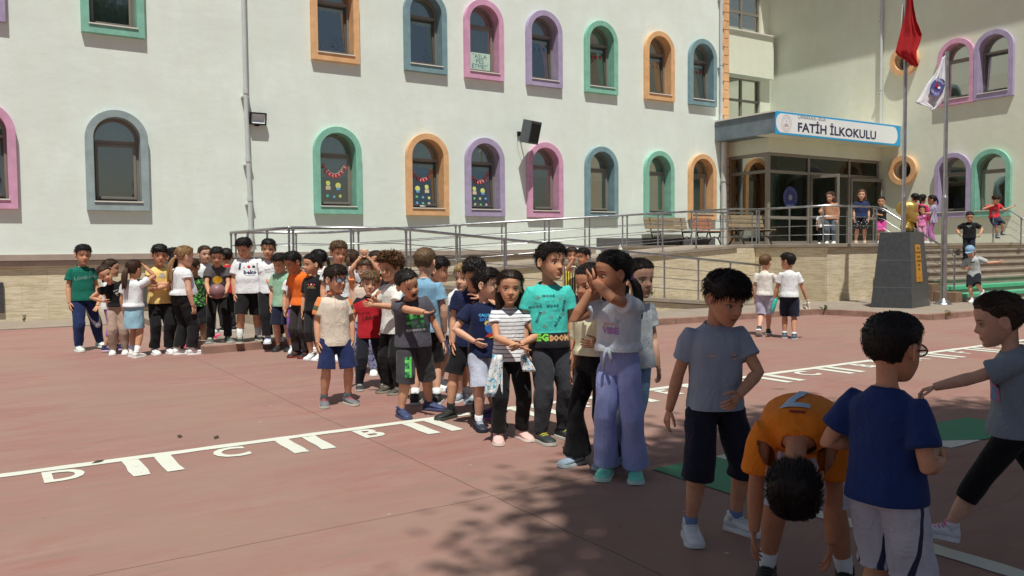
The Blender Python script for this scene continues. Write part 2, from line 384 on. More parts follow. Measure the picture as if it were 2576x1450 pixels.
# recessed staircase bay
mb = MB(); RY = 22.8
v, f = flat([[(21.0, 1.2), (27.3, 1.2), (27.3, 14), (21.0, 14)], [(22.6, 5.45), (26.62, 5.45), (26.62, 7.98), (22.6, 7.98)], [(22.6, 9.72), (26.62, 9.72), (26.62, 12.2), (22.6, 12.2)]], .3)
mb.M = WM('Y', 0, RY+.3, 0); mb.add(v, f); mb.M = None
mb.box(20.95, WY+.33, 1.2, 21.25, RY, 14); B(mb, 'stair_bay_wall', CREAM)
mb = MB(); mb.box(22.4, RY-.34, 8.02, 27.0, RY-.003, 9.66); B(mb, 'spandrel', CREAM)
mb = MB(); mb.box(22.3, RY-.42, 9.66, 27.05, RY-.003, 9.71); B(mb, 'stone_sill', SILL)
for z0, z1 in ((5.45, 7.98), (9.72, 12.2)):
    fr = MB(); y = RY+.12
    for i in range(5): x = 22.6+i*4.02/4; fr.box(max(22.6, x-.045), y-.04, z0, min(26.62, x+.045), y+.05, z1)
    for i in range(4):
        z = z0+i*(z1-z0)/3
        for k in range(4): fr.box(22.6+k*1.005+.045, y-.035, max(z0, z-.045), 22.6+(k+1)*1.005-.045, y+.045, min(z1, z+.045))
    o = B(fr, 'stair_window', ALU)
    g = MB(); g.add([(22.6, y+.02, z0), (26.62, y+.02, z0), (26.62, y+.02, z1), (22.6, y+.02, z1)], [(0, 1, 2, 3)]); g2 = g.build('pane', GLASS, o); g2.matrix_parent_inverse = Matrix.Translation((0, -19.6, 0)) @ Matrix.Identity(4)
    g2.matrix_parent_inverse = Matrix.Identity(4)
    o2 = MB()
    for k in range(4):
        if k % 2 == 1: o2.box(22.6+k*1.005+.05, y-.055, z0+(z1-z0)/3+.05, 22.6+(k+1)*1.005-.05, y-.03, z0+2*(z1-z0)/3-.05)
# quoins
q = MB(); z = 1.5; k = 0
while z < 14:
    wq = .30 if k % 2 else .20
    q.box(21.27-wq, WY-.045, z+.012, 21.31, WY-.002, z+.272); q.box(21.272, WY-.04, z+.012, 21.312, WY+wq+.1, z+.272)
    z += .282; k += 1
B(q, 'corner_quoins', ORANGE, bevel=.008)
# wing wall (faces -X)
hol = [[(-y+px, z+py) for px, py in INW] for y, z, c in wing]
for y, z in rounds: hol.append([(-y+.33*math.cos(a*math.pi/14), z+.33*math.sin(a*math.pi/14)) for a in range(28)])
v, f = flat([[(-22.85, 1.22), (-4, 1.22), (-4, 14), (-22.85, 14)]]+hol, .3)
mb = MB(); mb.M = WM('X', WX+.3, 0, 0); mb.add(v, f); B(mb, 'wing_wall', CREAM)
mb = MB(); mb.box(WX+.02, 4, 0, WX+.28, 12.2, 1.22); B(mb, 'wing_base', TRAV)
mb = MB(); mb.box(WX-1.2, 4, 13.9, WX+14, 23, 14.2); mb.box(-14.4, 19.2, 14.0, 21.6, 34, 14.25); mb.box(21.6, 22.4, 14, 27, 34, 14.25); B(mb, 'roof_slab', CONC)
mb = MB(); mb.box(-14, 33.7, 0, 41, 34, 14); mb.box(-14.3, 19.6, 0, -14.01, 34, 14); mb.box(41, 4, 0, 41.3, 34, 14); mb.box(27.5, 3.7, 0, 41.3, 3.99, 14); B(mb, 'back_wall', CREAM)
# rooms behind the glass
mb = MB()
for z in (1.25, 4.85, 8.6): mb.box(-14, WY+.33, z, 20.9, 33.6, z+.15)
mb.box(-14, 24.6, 0, 20.9, 24.7, 14)
for x in (-4, 5.2, 9., 17., 20.85): mb.box(x, WY+.34, 1.4, x+.1, 24.6, 14)
for z in (1.25, 4.85, 8.6): mb.box(WX+.31, 4, z, 40.9, 22.7, z+.15)
mb.box(WX+4, 4, 0, WX+4.1, 22.7, 14)
mb.box(21.3, 26.5, 1.2, 27, 26.6, 14); mb.box(21.3, RY+.31, 8.3, 27, 26.5, 8.45)
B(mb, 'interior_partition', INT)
def ringmesh(mb, out, inn, z0, z1, zr):
    n = len(out); vs = []; fs = []
    loops = [[(x, y, z0) for x, y in out], [(x, y, z1) for x, y in out], [(x, y, z1) for x, y in inn], [(x, y, zr) for x, y in inn]]
    for l in loops: vs += l
    for k in range(3):
        for j in range(n): fs.append((k*n+j, k*n+(j+1) % n, (k+1)*n+(j+1) % n, (k+1)*n+j))
    mb.add(vs, fs)
WINPOS = {}
BLM = mat('pale_roller_blind', S(150, 184, 190), .9, .06, 3, .1)
BLIND = {('l', 0): .3, ('l', 1): 1.42, ('l', 2): .95, ('l', 3): 1.05, ('l', 4): 1.0, ('l', 5): 1.2, ('l', 6): 1.15, ('l', 7): .26, ('l', 8): .3, ('w', 0): 1.35, ('w', 2): .7, ('w', 3): .8}
for i in range(9): BLIND[('u', i)] = .24
def window(kind, pos, colr, tilt=0, key=None):
    M_ = WM(kind, *pos)
    mb = MB(); mb.M = M_
    ringmesh(mb, OUT, IN, .0, .115, -.29)
    win = B(mb, 'window', COLS[colr], bevel=.006)
    win['label'] = colr+' arched window surround'
    PI_ = Matrix.Identity(4)
    def sub(mb, name, m, **k):
        o = mb.build(name, m, win, **k); return o
    # fixed frame ring
    w_, h_ = WW-2*RG, WH-RG-.20
    fi = [(x, y+.20+.055) for x, y in arch(w_-.11, h_-.11)]
    mb = MB(); mb.M = M_; ringmesh(mb, INF, fi, -.285, -.19, -.26)
    hw = w_/2-.055; tz = .20+1.27
    def bx(x0, y0, z0, x1, y1, z1): mb.box(x0, y0, z0, x1, y1, z1)
    bx(-hw, tz-.035, -.25, hw, tz+.035, -.185)
    sub(mb, 'frame', ALU)
    # sash
    mb = MB(); T = Matrix.Translation((0, .255, -.20)) @ Matrix.Rotation(rad(tilt), 4, 'X') @ Matrix.Translation((0, -.255, .20))
    mb.M = M_ @ T; sw = .055; y0, y1 = .255, tz-.04
    bx(-hw, y0, -.215, -hw+sw, y1, -.165); bx(hw-sw, y0, -.215, hw, y1, -.165)
    bx(-hw+sw, y0, -.215, hw-sw, y0+sw, -.165); bx(-hw+sw, y1-sw, -.215, hw-sw, y1, -.165)
    sub(mb, 'sash', ALUD if tilt else ALU, bevel=.005)
    mb = MB(); mb.M = M_ @ T; mb.add([(-hw+sw, y0+sw, -.19), (hw-sw, y0+sw, -.19), (hw-sw, y1-sw, -.19), (-hw+sw, y1-sw, -.19)], [(0, 1, 2, 3)])
    mb.M = M_; top = [(x, y) for x, y in fi if y > tz+.02]; top = [(hw, tz+.035)]+top[0:]+[(-hw, tz+.035)]
    mb.add([(x, y, -.235) for x, y in top], [tuple(range(len(top)))])
    sub(mb, 'pane', GLASS)
    bl = BLIND.get(key)
    if bl:
        mb = MB(); mb.M = M_; bx0 = bl; n_ = 12
        mb.add([(x_, y_, -.300+.003*(j % 2)) for j, x_ in enumerate(np.linspace(-.47, .47, n_)) for y_ in (bx0, 2.0)], [(2*j, 2*j+2, 2*j+3, 2*j+1) for j in range(n_-1)]); mb.box(-.47, bx0-.02, -.304, .47, bx0, -.292); sub(mb, 'roller_blind', BLM)
    mb = MB(); mb.M = M_; mb.box(-w_/2+.003, .182, -.28, w_/2-.003, .20, .112); mb.box(-w_/2-.02, .178, .117, w_/2+.02, .203, .14)
    sub(mb, 'sill', SILL)
    for c in win.children: c.matrix_parent_inverse = Matrix.Identity(4)
    WINPOS[key] = (M_, T)
    return win
tl = {('l', 3): -6, ('l', 4): -6, ('u', 2): -6, ('u', 3): -6, ('u', 5): -6, ('u', 6): -6, ('u', 7): -6, ('u', 8): -6, ('l', 0): -4}
for i, (x, c) in enumerate(lower): window('Y', (x, WY, Z0), c, -tl.get(('l', i), 0)*-1, ('l', i))
for i, (x, c) in enumerate(upper): window('Y', (x, WY, Z1), c, -tl.get(('u', i), 0)*-1, ('u', i))
for i, (y, z, c) in enumerate(wing): window('X', (WX, y, z), c, -5 if i == 3 else 0, ('w', i))
for y, z in rounds:
    mb = MB(); mb.M = WM('X', WX, y, z); n = 36
    C_ = lambda r: [(r*math.cos(2*math.pi*a/n), r*math.sin(2*math.pi*a/n)) for a in range(n)]
    ringmesh(mb, C_(.50), C_(.33), 0, .17, -.25)
    o = B(mb, 'round_window', ORANGE, smooth=True); o.data.set_sharp_from_angle(angle=rad(35))
    g = MB(); g.M = WM('X', WX, y, z); ringmesh(g, C_(.33), C_(.28), -.24, -.17, -.22); fo = g.build('frame', ALU, o); fo.matrix_parent_inverse = Matrix.Identity(4)
    g = MB(); g.M = WM('X', WX, y, z); g.add([(x_, y_, -.2) for x_, y_ in C_(.28)], [tuple(range(n))]); go = g.build('pane', GLASS, o)
    go.matrix_parent_inverse = Matrix.Identity(4)
# basement windows
for x0, x1 in ((.1, .52), (3.0, 3.6)):
    mb = MB(); z0, z1 = (.2, .82)
    mb.box(x0-.6 if x0 < 1 else x0, WY-.03, z0, x0+.08, WY+.02, z1) if False else None
    for a in ((x0, z0, x0+.1, z1), (x1-.1, z0, x1, z1), (x0+.1, z0, x1-.1, z0+.12), (x0+.1, z1-.08, x1-.1, z1)): mb.box(a[0], WY-.035, a[1], a[2], WY+.025, a[3])
    o = B(mb, 'basement_window', DARKSTONE, bevel=.004)
    g = MB(); g.add([(x0+.1, WY-.0, z0+.12), (x1-.1, WY-.0, z0+.12), (x1-.1, WY-.0, z1-.08), (x0+.1, WY-.0, z1-.08)], [(0, 1, 2, 3)]); g = g.build('pane', ALUD, o); g.matrix_parent_inverse = Matrix.Identity(4)
# porch : canopy, beam, glazing
CY, CX = 17.17, 20.68
PL = 1.45
mb = MB(); mb.box(CX, CY, 4.86, WX-.002, RY-.003, 5.50) if False else None
mb.box(CX, CY, 4.86, WX-.003, WY-.003, 5.49); mb.box(21.32, WY-.001, 4.86, WX-.003, RY-.003, 5.40); B(mb, 'canopy', mat('grey_weathered_fascia', S(112, 124, 132), .8, .22, 2.2, .3))
mb = MB(); mb.box(CX-.04, CY-.04, 5.492, WX-.003, WY-.05, 5.535); B(mb, 'canopy_coping', SILL)
mb = MB(); mb.box(21.3, 17.88, 4.385, WX-.003, 18.1, 4.855); mb.box(21.3, 18.1, 4.385, 21.52, WY-.003, 4.855); mb.box(CX+.02, CY+.02, 4.838, WX-.004, 17.87, 4.858); B(mb, 'canopy_beam', CREAM)
fr = MB(); gx = MB(); y = 17.98
def post(x, y, z0=PL, z1=4.38, w=.045): fr.box(x-w, y-w, z0, x+w, y+w, z1)
post(21.36, y, w=.06); post(21.36, WY-.06)
for x in (23.34, 25.5, 27.12): post(x, y)
for a, b in ((21.42, 23.295), (23.385, 25.455), (25.545, 27.07)): fr.box(a, y-.03, 3.74, b, y+.03, 3.84)
for zz in (2.32, PL+.06): fr.box(21.42, y-.03, zz-.05, 23.295, y+.03, zz+.05)
for zz in (3.79, 2.32, PL+.06, 4.33): fr.box(21.33, 18.04, zz-.05, 21.39, WY-.11, zz+.05)
fr.box(21.42, y-.03, 4.29, 27.07, y+.03, 4.378)
vest = B(fr, 'porch_glazing_frame', ALU, bevel=.004)
gx.add([(21.42, y, PL), (23.3, y, PL), (23.3, y, 4.3), (21.42, y, 4.3)], [(0, 1, 2, 3)]); gx.add([(23.38, y, 3.8), (27.1, y, 3.8), (27.1, y, 4.3), (23.38, y, 4.3)], [(0, 1, 2, 3)])
gx.add([(21.36, 18.0, PL), (21.36, WY-.1, PL), (21.36, WY-.1, 4.3), (21.36, 18.0, 4.3)], [(0, 1, 2, 3)])
g = gx.build('pane', GLASSD, vest); g.matrix_parent_inverse = Matrix.Identity(4)
def leaf(hx, hy, ang, wd, flip=1):
    T = Matrix.Translation((hx, hy, 0)) @ Matrix.Rotation(rad(ang), 4, 'Z')
    mb = MB(); mb.M = T
    for a in ((0, -.025, PL+.02, .07, .025, 3.72), (wd-.07, -.025, PL+.02, wd, .025, 3.72), (.07, -.025, PL+.02, wd-.07, .025, PL+.12), (.07, -.025, 3.62, wd-.07, .025, 3.72), (.07, -.025, 2.3, wd-.07, .025, 2.38)): mb.box(*a)
    d = B(mb, 'entrance_door', ALU, bevel=.004)
    g = MB(); g.M = T; g.add([(.07, 0, PL+.1), (wd-.07, 0, PL+.1), (wd-.07, 0, 3.65), (.07, 0, 3.65)], [(0, 1, 2, 3)]); g = g.build('pane', GLASSD, d); g.matrix_parent_inverse = Matrix.Identity(4)
    h = MB(); h.M = T; h.tube([(wd-.12, -.08, 2.35), (wd-.12, -.08, 2.75)], .014); h = h.build('handle', STEEL, d, smooth=True); h.matrix_parent_inverse = Matrix.Identity(4)
leaf(23.44, 17.95, -82, 1.0); leaf(25.56, 17.93, -8, 1.5)
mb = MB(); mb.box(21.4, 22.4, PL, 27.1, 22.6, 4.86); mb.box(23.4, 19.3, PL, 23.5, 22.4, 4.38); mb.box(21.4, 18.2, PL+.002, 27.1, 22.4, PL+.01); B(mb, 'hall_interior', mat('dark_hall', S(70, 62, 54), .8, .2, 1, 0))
# drain pipes on the building
def pipe(pts, r, name='downpipe'):
    mb = MB(); mb.tube(pts, r, 12)
    for p in pts[1:-1]: mb.tube([(p[0], p[1], p[2]-.05), (p[0], p[1], p[2]+.05)], r*1.22, 12)
    o = B(mb, name, PIPE, smooth=True); o.data.set_sharp_from_angle(angle=rad(40))
    c = MB()
    for p in pts[1:-1]: c.box(p[0]-.09, p[1]-.02, p[2]-.14, p[0]+.09, p[1]+.09, p[2]-.11)
    c = c.build('pipe_clamp', PIPE, o); c.matrix_parent_inverse = Matrix.Identity(4)
pipe([(5.40, WY-.1, 13), (5.40, WY-.1, 8.1), (5.40, WY-.1, 5.05), (5.42, WY-.1, 3.5), (5.44, WY-.1, 2.6), (5.44, WY-.1, 1.88), (5.44, WY-.1, 1.4)], .052)
pipe([(20.88, WY-.09, 13), (20.88, WY-.09, 9.6), (20.88, WY-.09, 7.4), (20.88, WY-.09, 5.54)], .05)
pipe([(20.98, WY-.13, 4.85), (20.98, WY-.13, 3.6), (20.98, WY-.13, 2.6), (20.98, WY-.13, PL)], .09)
pipe([(WX-.09, 17.86, 13), (WX-.09, 17.86, 9.4), (WX-.09, 17.86, 6.9), (WX-.09, 17.86, 5.54)], .05)

# ---- school sign (lies on the canopy front)
SB = mat('sign_blue', S(40, 160, 215), .35, .03, 2, 0); SWH = mat('sign_white', S(232, 236, 238), .35, .02, 2, 0); SNAVY = mat('sign_navy_letters', S(50, 52, 82), .4, .05, 2, 0); SGR = mat('sign_grey_letters', S(150, 150, 152), .4, .05, 2, 0)
SW, SH = WX-CX-.06, .70
sg = empty('school_sign', (CX+.01, CY-.05, 4.82), 0, 'long white and blue school name sign on the front of the porch canopy', 'sign')
mb = MB(); mb.box(0, 0, 0, SW, .04, SH); mb.build('sign_board', SB, sg, bevel=.005)
pan = [(.26+.25*math.cos(a), .35+.29*math.sin(a)) for a in [math.pi/2+math.pi*i/16 for i in range(17)]]+[(SW-.42, .06), (SW-.42+.28, .35), (SW-.42, .64)][0:1]+[(SW-.42+.25*math.sin(math.pi*i/12), .35-.29*math.cos(math.pi*i/12)) for i in range(1, 12)]+[(SW-.42, .64)]
v, f = flat([pan], .004); mb = MB(); mb.M = WM('Y', 0, -.0005, 0); mb.add(v, f); mb.build('sign_panel', SWH, sg)
def sgtext(t, s, x, z, m, bold=0, wx=1.):
    v, f = text2d(t, s, .004, bold, align='LEFT'); mb = MB(); mb.M = WM('Y', x, -.006, z) @ Matrix.Diagonal((wx, 1, 1, 1)); mb.add(v, f); o = mb.build('sign_lettering', m, sg)
sgtext('ÇANAKKALE - BİGA', .15, 1.02, .60, SGR, .001); sgtext('FATİH İLKOKULU', .385, 1.0, .265, SNAVY, .009, 1.3)
mb = MB(); mb.M = WM('Y', .48, -.006, .35); RED = mat('emblem_red', S(205, 160, 168), .5, .05, 2, 0)
for r0, r1 in ((.235, .245), (.15, .157)):
    n = 40; mb.add([(r*math.cos(2*math.pi*i/n), r*1.05*math.sin(2*math.pi*i/n), .002) for r in (r0, r1) for i in range(n)], [(i, (i+1) % n, n+(i+1) % n, n+i) for i in range(n)])
for i in range(16):
    a = 2*math.pi*i/16; x, z = .195*math.cos(a), .205*math.sin(a); mb.box(x-.012, z-.012, .001, x+.012, z+.012, .003)
mb.box(-.09, -.09, .001, .09, -.07, .003); mb.box(-.008, -.07, .001, .008, .06, .003); mb.add([(-.025, .06, .003), (.025, .06, .003), (0, .12, .003)], [(0, 1, 2)])
for s_ in (-1, 1): mb.add([(s_*.012, -.06, .003), (s_*.09, -.045, .003), (s_*.09, -.01, .003), (s_*.012, -.025, .003)], [(0, 1, 2, 3)])
mb.build('sign_emblem', RED, sg)
# oval sticker on door glass
mb = MB(); n = 32; st = empty('glass_sticker', (22.42, 17.945, 2.98), 0, 'round blue school emblem sticker on the porch glass', 'sticker')
mb.M = WM('Y', 0, 0, 0); mb.add([(.36*math.cos(2*math.pi*i/n), .36*math.sin(2*math.pi*i/n), 0) for i in range(n)], [tuple(range(n))]); mb.build('sticker_disc', mat('sticker_blue', S(48, 56, 122), .5, .05, 2, 0), st)
def arctext(txt, size, r, a0, a1, M_, m, parent, name, fl=0):
    mb = MB()
    for i, ch in enumerate(txt):
        if ch == ' ': continue
        a = a0+(a1-a0)*i/max(1, len(txt)-1); v, f = text2d(ch, size, 0)
        mb.M = M_ @ Matrix.Translation((r*math.cos(a), r*math.sin(a), .003)) @ Matrix.Rotation(a-math.pi/2+fl, 4, 'Z'); mb.add(v, f)
    return mb.build(name, m, parent)
arctext('FATİH İLKOKULU', .1, .28, rad(200), rad(-20), WM('Y', 0, 0, 0), SGR, st, 'sticker_lettering'); arctext('BİGA', .1, .28, rad(245), rad(295), WM('Y', 0, 0, 0), SGR, st, 'sticker_lettering', math.pi)
mb = MB(); mb.M = WM('Y', 0, -.002, 0); mb.add([((.07 if i % 2 else .12)*math.cos(math.pi*i/8), (.07 if i % 2 else .12)*math.sin(math.pi*i/8), 0) for i in range(16)], [tuple(range(16))]); mb.build('sticker_star', SGR, st)

# ================================================================== platform, ramp, steps
pf = empty('entrance_platform', (16.6, 12.2, 0), 0, 'raised stone clad entrance platform with ramp and concrete steps', 'platform')
def P(mb, name, m, **k):
    o = mb.build(name, m, pf, **k); o.matrix_parent_inverse = Matrix.Translation((-16.6, -12.2, 0)); return o
RF, RB, RO, RX = 14.3, 16.0, 12.6, 4.1
# platform body
mb = MB(); mb.box(16.55, 12.2, -.05, 27.19, RF+.02, 1.36); mb.box(15.9, RF+.03, -.05, 27.19, WY-.002, 1.36); mb.box(15.9, RF+.01, -.05, 16.54, RF+.0299, 1.36); P(mb, 'platform_wall', TRAV)
mb = MB(); mb.box(16.50, 12.13, 1.365, 27.19, 13.2, PL); mb.box(16.50, 13.204, 1.365, 27.19, WY-.003, PL); mb.box(15.85, RF+.01, 1.365, 16.496, WY-.003, PL-.003); P(mb, 'platform_paving', CONC, bevel=.01)
mb = MB(); mb.box(15.7, WY-.02, PL, 20.7, WY-.003, PL+.24); P(mb, 'dark_skirting', mat('slate_skirting', S(92, 90, 92), .7, .1, 4, .1))
# ramps
def wedge(mb, x0, x1, y0, y1, z0, z1, zb=-.05):
    mb.add([(x0, y0, zb), (x1, y0, zb), (x1, y1, zb), (x0, y1, zb), (x0, y0, z0), (x1, y0, z1), (x1, y1, z1), (x0, y1, z0)],
           [(3, 2, 1, 0), (4, 5, 6, 7), (0, 1, 5, 4), (1, 2, 6, 5), (2, 3, 7, 6), (3, 0, 4, 7)])
LZ = .87; RXE = 5.9
mb = MB(); mb.box(RX, RO, -.05, RXE, RB, LZ-.09); P(mb, 'landing_wall', mat('grey_concrete_wall', S(168, 156, 134), .85, .14, 2, .3))
mb = MB(); wedge(mb, RXE, 15.9, RF, RB, LZ-.09, 1.365); wedge(mb, RXE, 14.6, RO, RF-.005, LZ-.09, .03); P(mb, 'ramp_wall', TRAV)
mb = MB(); mb.box(RX-.05, RO-.05, LZ-.085, RXE-.002, RB+.04, LZ)
wedge(mb, RXE, 15.85, RF-.04, RB+.04, LZ, PL-.008, LZ-.3) if False else None
def slab(mb, x0, x1, y0, y1, z0, z1, t=.085):
    mb.add([(x0, y0, z0-t), (x1, y0, z1-t), (x1, y1, z1-t), (x0, y1, z0-t), (x0, y0, z0), (x1, y0, z1), (x1, y1, z1), (x0, y1, z0)],
           [(3, 2, 1, 0), (4, 5, 6, 7), (0, 1, 5, 4), (1, 2, 6, 5), (2, 3, 7, 6), (3, 0, 4, 7)])
slab(mb, RXE, 15.85, RF-.05, RB+.04, LZ, PL-.006); slab(mb, RXE, 14.7, RO-.05, RF-.055, LZ, .12)
P(mb, 'ramp_deck', CONC, bevel=.008)
# steps
SX0, SY = 18.62, 10.3
GRS = mat('green_painted_step', S(84, 170, 132), .7, .12, 5, .2)
for i in range(7):
    z = PZ+(i+1)*(PL-PZ)/8; y0 = SY+i*.27
    mb = MB(); mb.box(SX0, y0+.03, -.02, WX-.01, 12.19 if i == 6 else y0+.31, z-.05)
    P(mb, 'step_riser', CONC)
    mb = MB(); mb.box(SX0-.03, y0, z-(.085 if i < 2 else .048), WX-.01, y0+.299, z); P(mb, 'step_tread', GRS if i < 2 else CONC, bevel=.006)
mb = MB()
for i, (a, b, zt) in enumerate(((SY-.12, SY+.4, .34), (SY+.4, SY+.9, .52), (SY+.9, 12.19, .62))): mb.box(SX0-.34+.04*(i == 0), a, -.02, SX0-.033, b-.004, zt)
P(mb, 'step_cheek_wall', mat('brown_stone_cheek', S(128, 104, 84), .8, .2, 4, .3), bevel=.01)
# ---- railings
def railing(pts, posts, label, h=.88, mids=3, name='metal_railing', rtop=.024, group='stainless steel railings', endpost=False):
    """pts: deck polyline (x,y,z)."""
    base = Vector(pts[0]); R = empty(name, base, 0, label, 'railing', group)
    P_ = [Vector(p)-base for p in pts]; up = Vector((0, 0, h))
    def at(d):
        for a, b in zip(P_, P_[1:]):
            L = (b-a).length
            if d <= L+1e-6: return a+(b-a)*(d/L)
            d -= L
        return P_[-1]
    mb = MB(); mb.tube([p+up for p in P_], rtop, 12); mb.build('top_rail', STEEL, R, smooth=True)
    tot = sum((b-a).length for a, b in zip(P_, P_[1:]))
    n = max(1, round(tot/posts)); ds = [min(tot-.03, max(.03, tot*i/n)) for i in range(n+1)]
    for d in ds:
        p = at(d); mb = MB(); mb.tube([p, p+up*.97], .0185, 10); mb.tube([p, p+Vector((0, 0, .012)), p+Vector((0, 0, .022))], [.05, .05, .024], 12)
        mb.tube([p+up*.93, p+up*.99], .026, 10)
        mb.build('post', STEEL, R, smooth=True, angle=40)
    for k in range(mids):
        q = up*(k+1)/(mids+1)*.96; mb = MB(); mb.tube([p+q for p in P_], .0085, 6); mb.build('bar', STEEL, R, smooth=True)
    return R
ov = .04
railing([(RX, RB+ov, LZ), (RX, RO-ov+.03, LZ)], 1.2, 'short steel railing across the left end of the ramp landing')
railing([(RX+.03, RO, LZ), (RXE, RO, LZ), (13.75, RO, .19), (14.75, RO-.0, .10)], 1.0, 'long steel railing sloping down along the near side of the lower ramp')
railing([(RX+.05, RB, LZ), (RXE, RB, LZ), (15.85, RB, PL), (18.4, RB, PL)][:4], 1.18, 'steel railing along the rear side of the upper ramp')
railing([(RXE, RF, LZ), (15.85, RF, PL), (16.62, RF, PL)], 1.04, 'steel railing rising along the front side of the upper ramp')
railing([(16.62, RF-.02, PL), (16.62, 12.28, PL), (18.45, 12.28, PL)], .98, 'steel railing around the front corner of the entrance platform')
railing([(18.48, 12.28, PL), (18.55, 12.1, PL-.06), (18.72, 10.42, .29)], 1.0, 'sloping steel railing down the left side of the steps')
railing([(24.5, 12.6, PL), (24.5, 12.1, PL), (24.5, 10.42, .29)], .8, 'sloping steel railing in the middle of the steps')
# ================================================================== people
def remesh(mb, voxel, smooth=3, fac=.5):
    me = bpy.data.meshes.new('t'); me.from_pydata(mb.v, [], mb.f); me.update()
    o = bpy.data.objects.new('t', me); _tsc.collection.objects.link(o)
    r = o.modifiers.new('r', 'REMESH'); r.mode = 'VOXEL'; r.voxel_size = voxel; r.adaptivity = 0
    if smooth: s = o.modifiers.new('s', 'SMOOTH'); s.iterations = smooth; s.factor = fac
    dg = _DG(); e = o.evaluated_get(dg).to_mesh()
    n = len(e.vertices); v = np.empty(n*3); e.vertices.foreach_get('co', v)
    nf = len(e.polygons); f = np.empty(len(e.loops), int); e.loops.foreach_get('vertex_index', f)
    vn = np.empty(n*3); e.vertices.foreach_get('normal', vn)
    st = np.empty(nf, int); e.polygons.foreach_get('loop_start', st); tot = np.empty(nf, int); e.polygons.foreach_get('loop_total', tot)
    o.evaluated_get(dg).to_mesh_clear(); bpy.data.objects.remove(o); bpy.data.meshes.remove(me)
    faces = [tuple(f[a:a+b]) for a, b in zip(st, tot)]
    return v.reshape(-1, 3), faces, vn.reshape(-1, 3)
_tsc = bpy.data.scenes.new('tmp')
def _DG():
    vl = _tsc.view_layers[0]; vl.update(); dg = vl.depsgraph
    return dg
_tabs = rng.random((32, 32, 32))
def vnoise(p):
    p = np.asarray(p)*1.0; i = np.floor(p).astype(int); f = p-i; f = f*f*(3-2*f); r = 0
    for dx in (0, 1):
        for dy in (0, 1):
            for dz in (0, 1):
                w_ = (f[:, 0] if dx else 1-f[:, 0])*(f[:, 1] if dy else 1-f[:, 1])*(f[:, 2] if dz else 1-f[:, 2])
                r = r+w_*_tabs[(i[:, 0]+dx) % 32, (i[:, 1]+dy) % 32, (i[:, 2]+dz) % 32]
    return r*2-1
def sstep(x, a, b): t = np.clip((x-a)/(b-a), 0, 1); return t*t*(3-2*t)
# ---- head: unit = head height (chin -.5 .. crown .5); x side, -y front, z up
_HZ = [-.50, -.46, -.40, -.30, -.20, -.10, 0, .10, .20, .30, .38, .44, .48, .50]
_HW = [.070, .125, .180, .242, .282, .310, .326, .338, .342, .326, .282, .212, .128, .03]
_HF = [.300, .345, .360, .365, .370, .380, .385, .405, .415, .385, .300, .215, .12, .0]
_HB = [-.10, -.04, .03, .14, .26, .36, .42, .45, .45, .42, .35, .26, .16, .04]
def head_pts(phi, z, infl=0., fat=1.):
    """phi: 0 = front, pi = back (arrays)."""
    wd = np.interp(z, _HZ, _HW)*fat; fr = np.interp(z, _HZ, _HF); bk = np.interp(z, _HZ, _HB)
    yc = (bk-fr)/2*0; ax = np.cos(phi); sx = np.sin(phi)
    e = .82
    cx = np.sign(sx)*np.abs(sx)**e; cy = np.sign(ax)*np.abs(ax)**e
    mid = (bk-fr)/2; half = (bk+fr)/2
    x = cx*(wd+infl); y = mid-cy*(half+infl)
    return x, y
def head_mesh(fat=1., mouth=0, adult=False):
    mb = MB(); N = 44; zs = np.concatenate([np.linspace(-.5, .40, 44), [.42, .44, .46, .475, .488, .497]])
    phi = np.arange(N)*2*math.pi/N; rs = []
    for z in zs:
        x, y = head_pts(phi, np.full(N, z), 0, fat); zz = np.full(N, z)
        front = np.clip((-y-.15)/.15, 0, 1)
        g = lambda cx, cz, sx_, sz: np.exp(-((x-cx)/sx_)**2-((z+.032-cz)/sz)**2)*front
        d = .030*g(0, .02, .045, .10)+.085*g(0, -.13, .052, .050)+.03*g(0, -.07, .04, .06)       # nose bridge, tip
        d += .025*(g(.05, -.135, .035, .03)+g(-.05, -.135, .035, .03))
        d -= .050*(g(.155, -.01, .075, .055)+g(-.155, .01, .075, .05))+.012*g(0, .03, .05, .05)                            # sockets
        d += .010*(g(.15, .105, .10, .03)+g(-.15, .105, .10, .03))                                  # brow
        d += .030*g(0, -.255, .10, .022)+.028*g(0, -.305, .085, .022)-.018*g(0, -.28, .10, .012)-.02*g(0, -.36, .09, .03)
        d += .020*g(0, -.43, .09, .05)+.028*(g(.19, -.19, .10, .09)+g(-.19, -.19, .10, .09))
        if mouth: d -= .10*g(0, -.30, .09*mouth, .05*mouth)
        y = y-d; rs.append([(a, b, c) for a, b, c in zip(x, y, zz)])
    mb.rings(rs)
    for s_ in (-1, 1):       # ears
        c = Vector((s_*.345*fat, .03, -.03)); mb2 = []
        for i in range(13):
            a = 2*math.pi*i/12; mb2.append((c.x+s_*.035+s_*.02*math.cos(a), c.y+.062*math.cos(a)+.02, c.z+.115*math.sin(a)))
        mb.tube(mb2, .026, 6); mb.sphere((c.x+s_*.005, c.y+.01, c.z), (.035, .055, .10), 8, 6)
    return mb
def hairline(phi, style):
    d = np.abs((phi+math.pi) % (2*math.pi)-math.pi)*180/math.pi     # 0 front .. 180 back
    if style == 'girl': k = ([0, 30, 60, 80, 100, 125, 180], [.30, .295, .24, .08, -.02, -.20, -.30])
    elif style == 'fringe': k = ([0, 30, 55, 70, 88, 100, 125, 180], [.165, .17, .16, .05, -.02, .03, -.20, -.30])
    elif style == 'buzz': k = ([0, 30, 60, 70, 88, 100, 125, 180], [.31, .30, .24, .16, .02, .06, -.17, -.24])
    else: k = ([0, 30, 55, 70, 86, 100, 125, 180], [.27, .265, .23, .11, -.03, .04, -.20, -.30])
    return np.interp(d, *k)
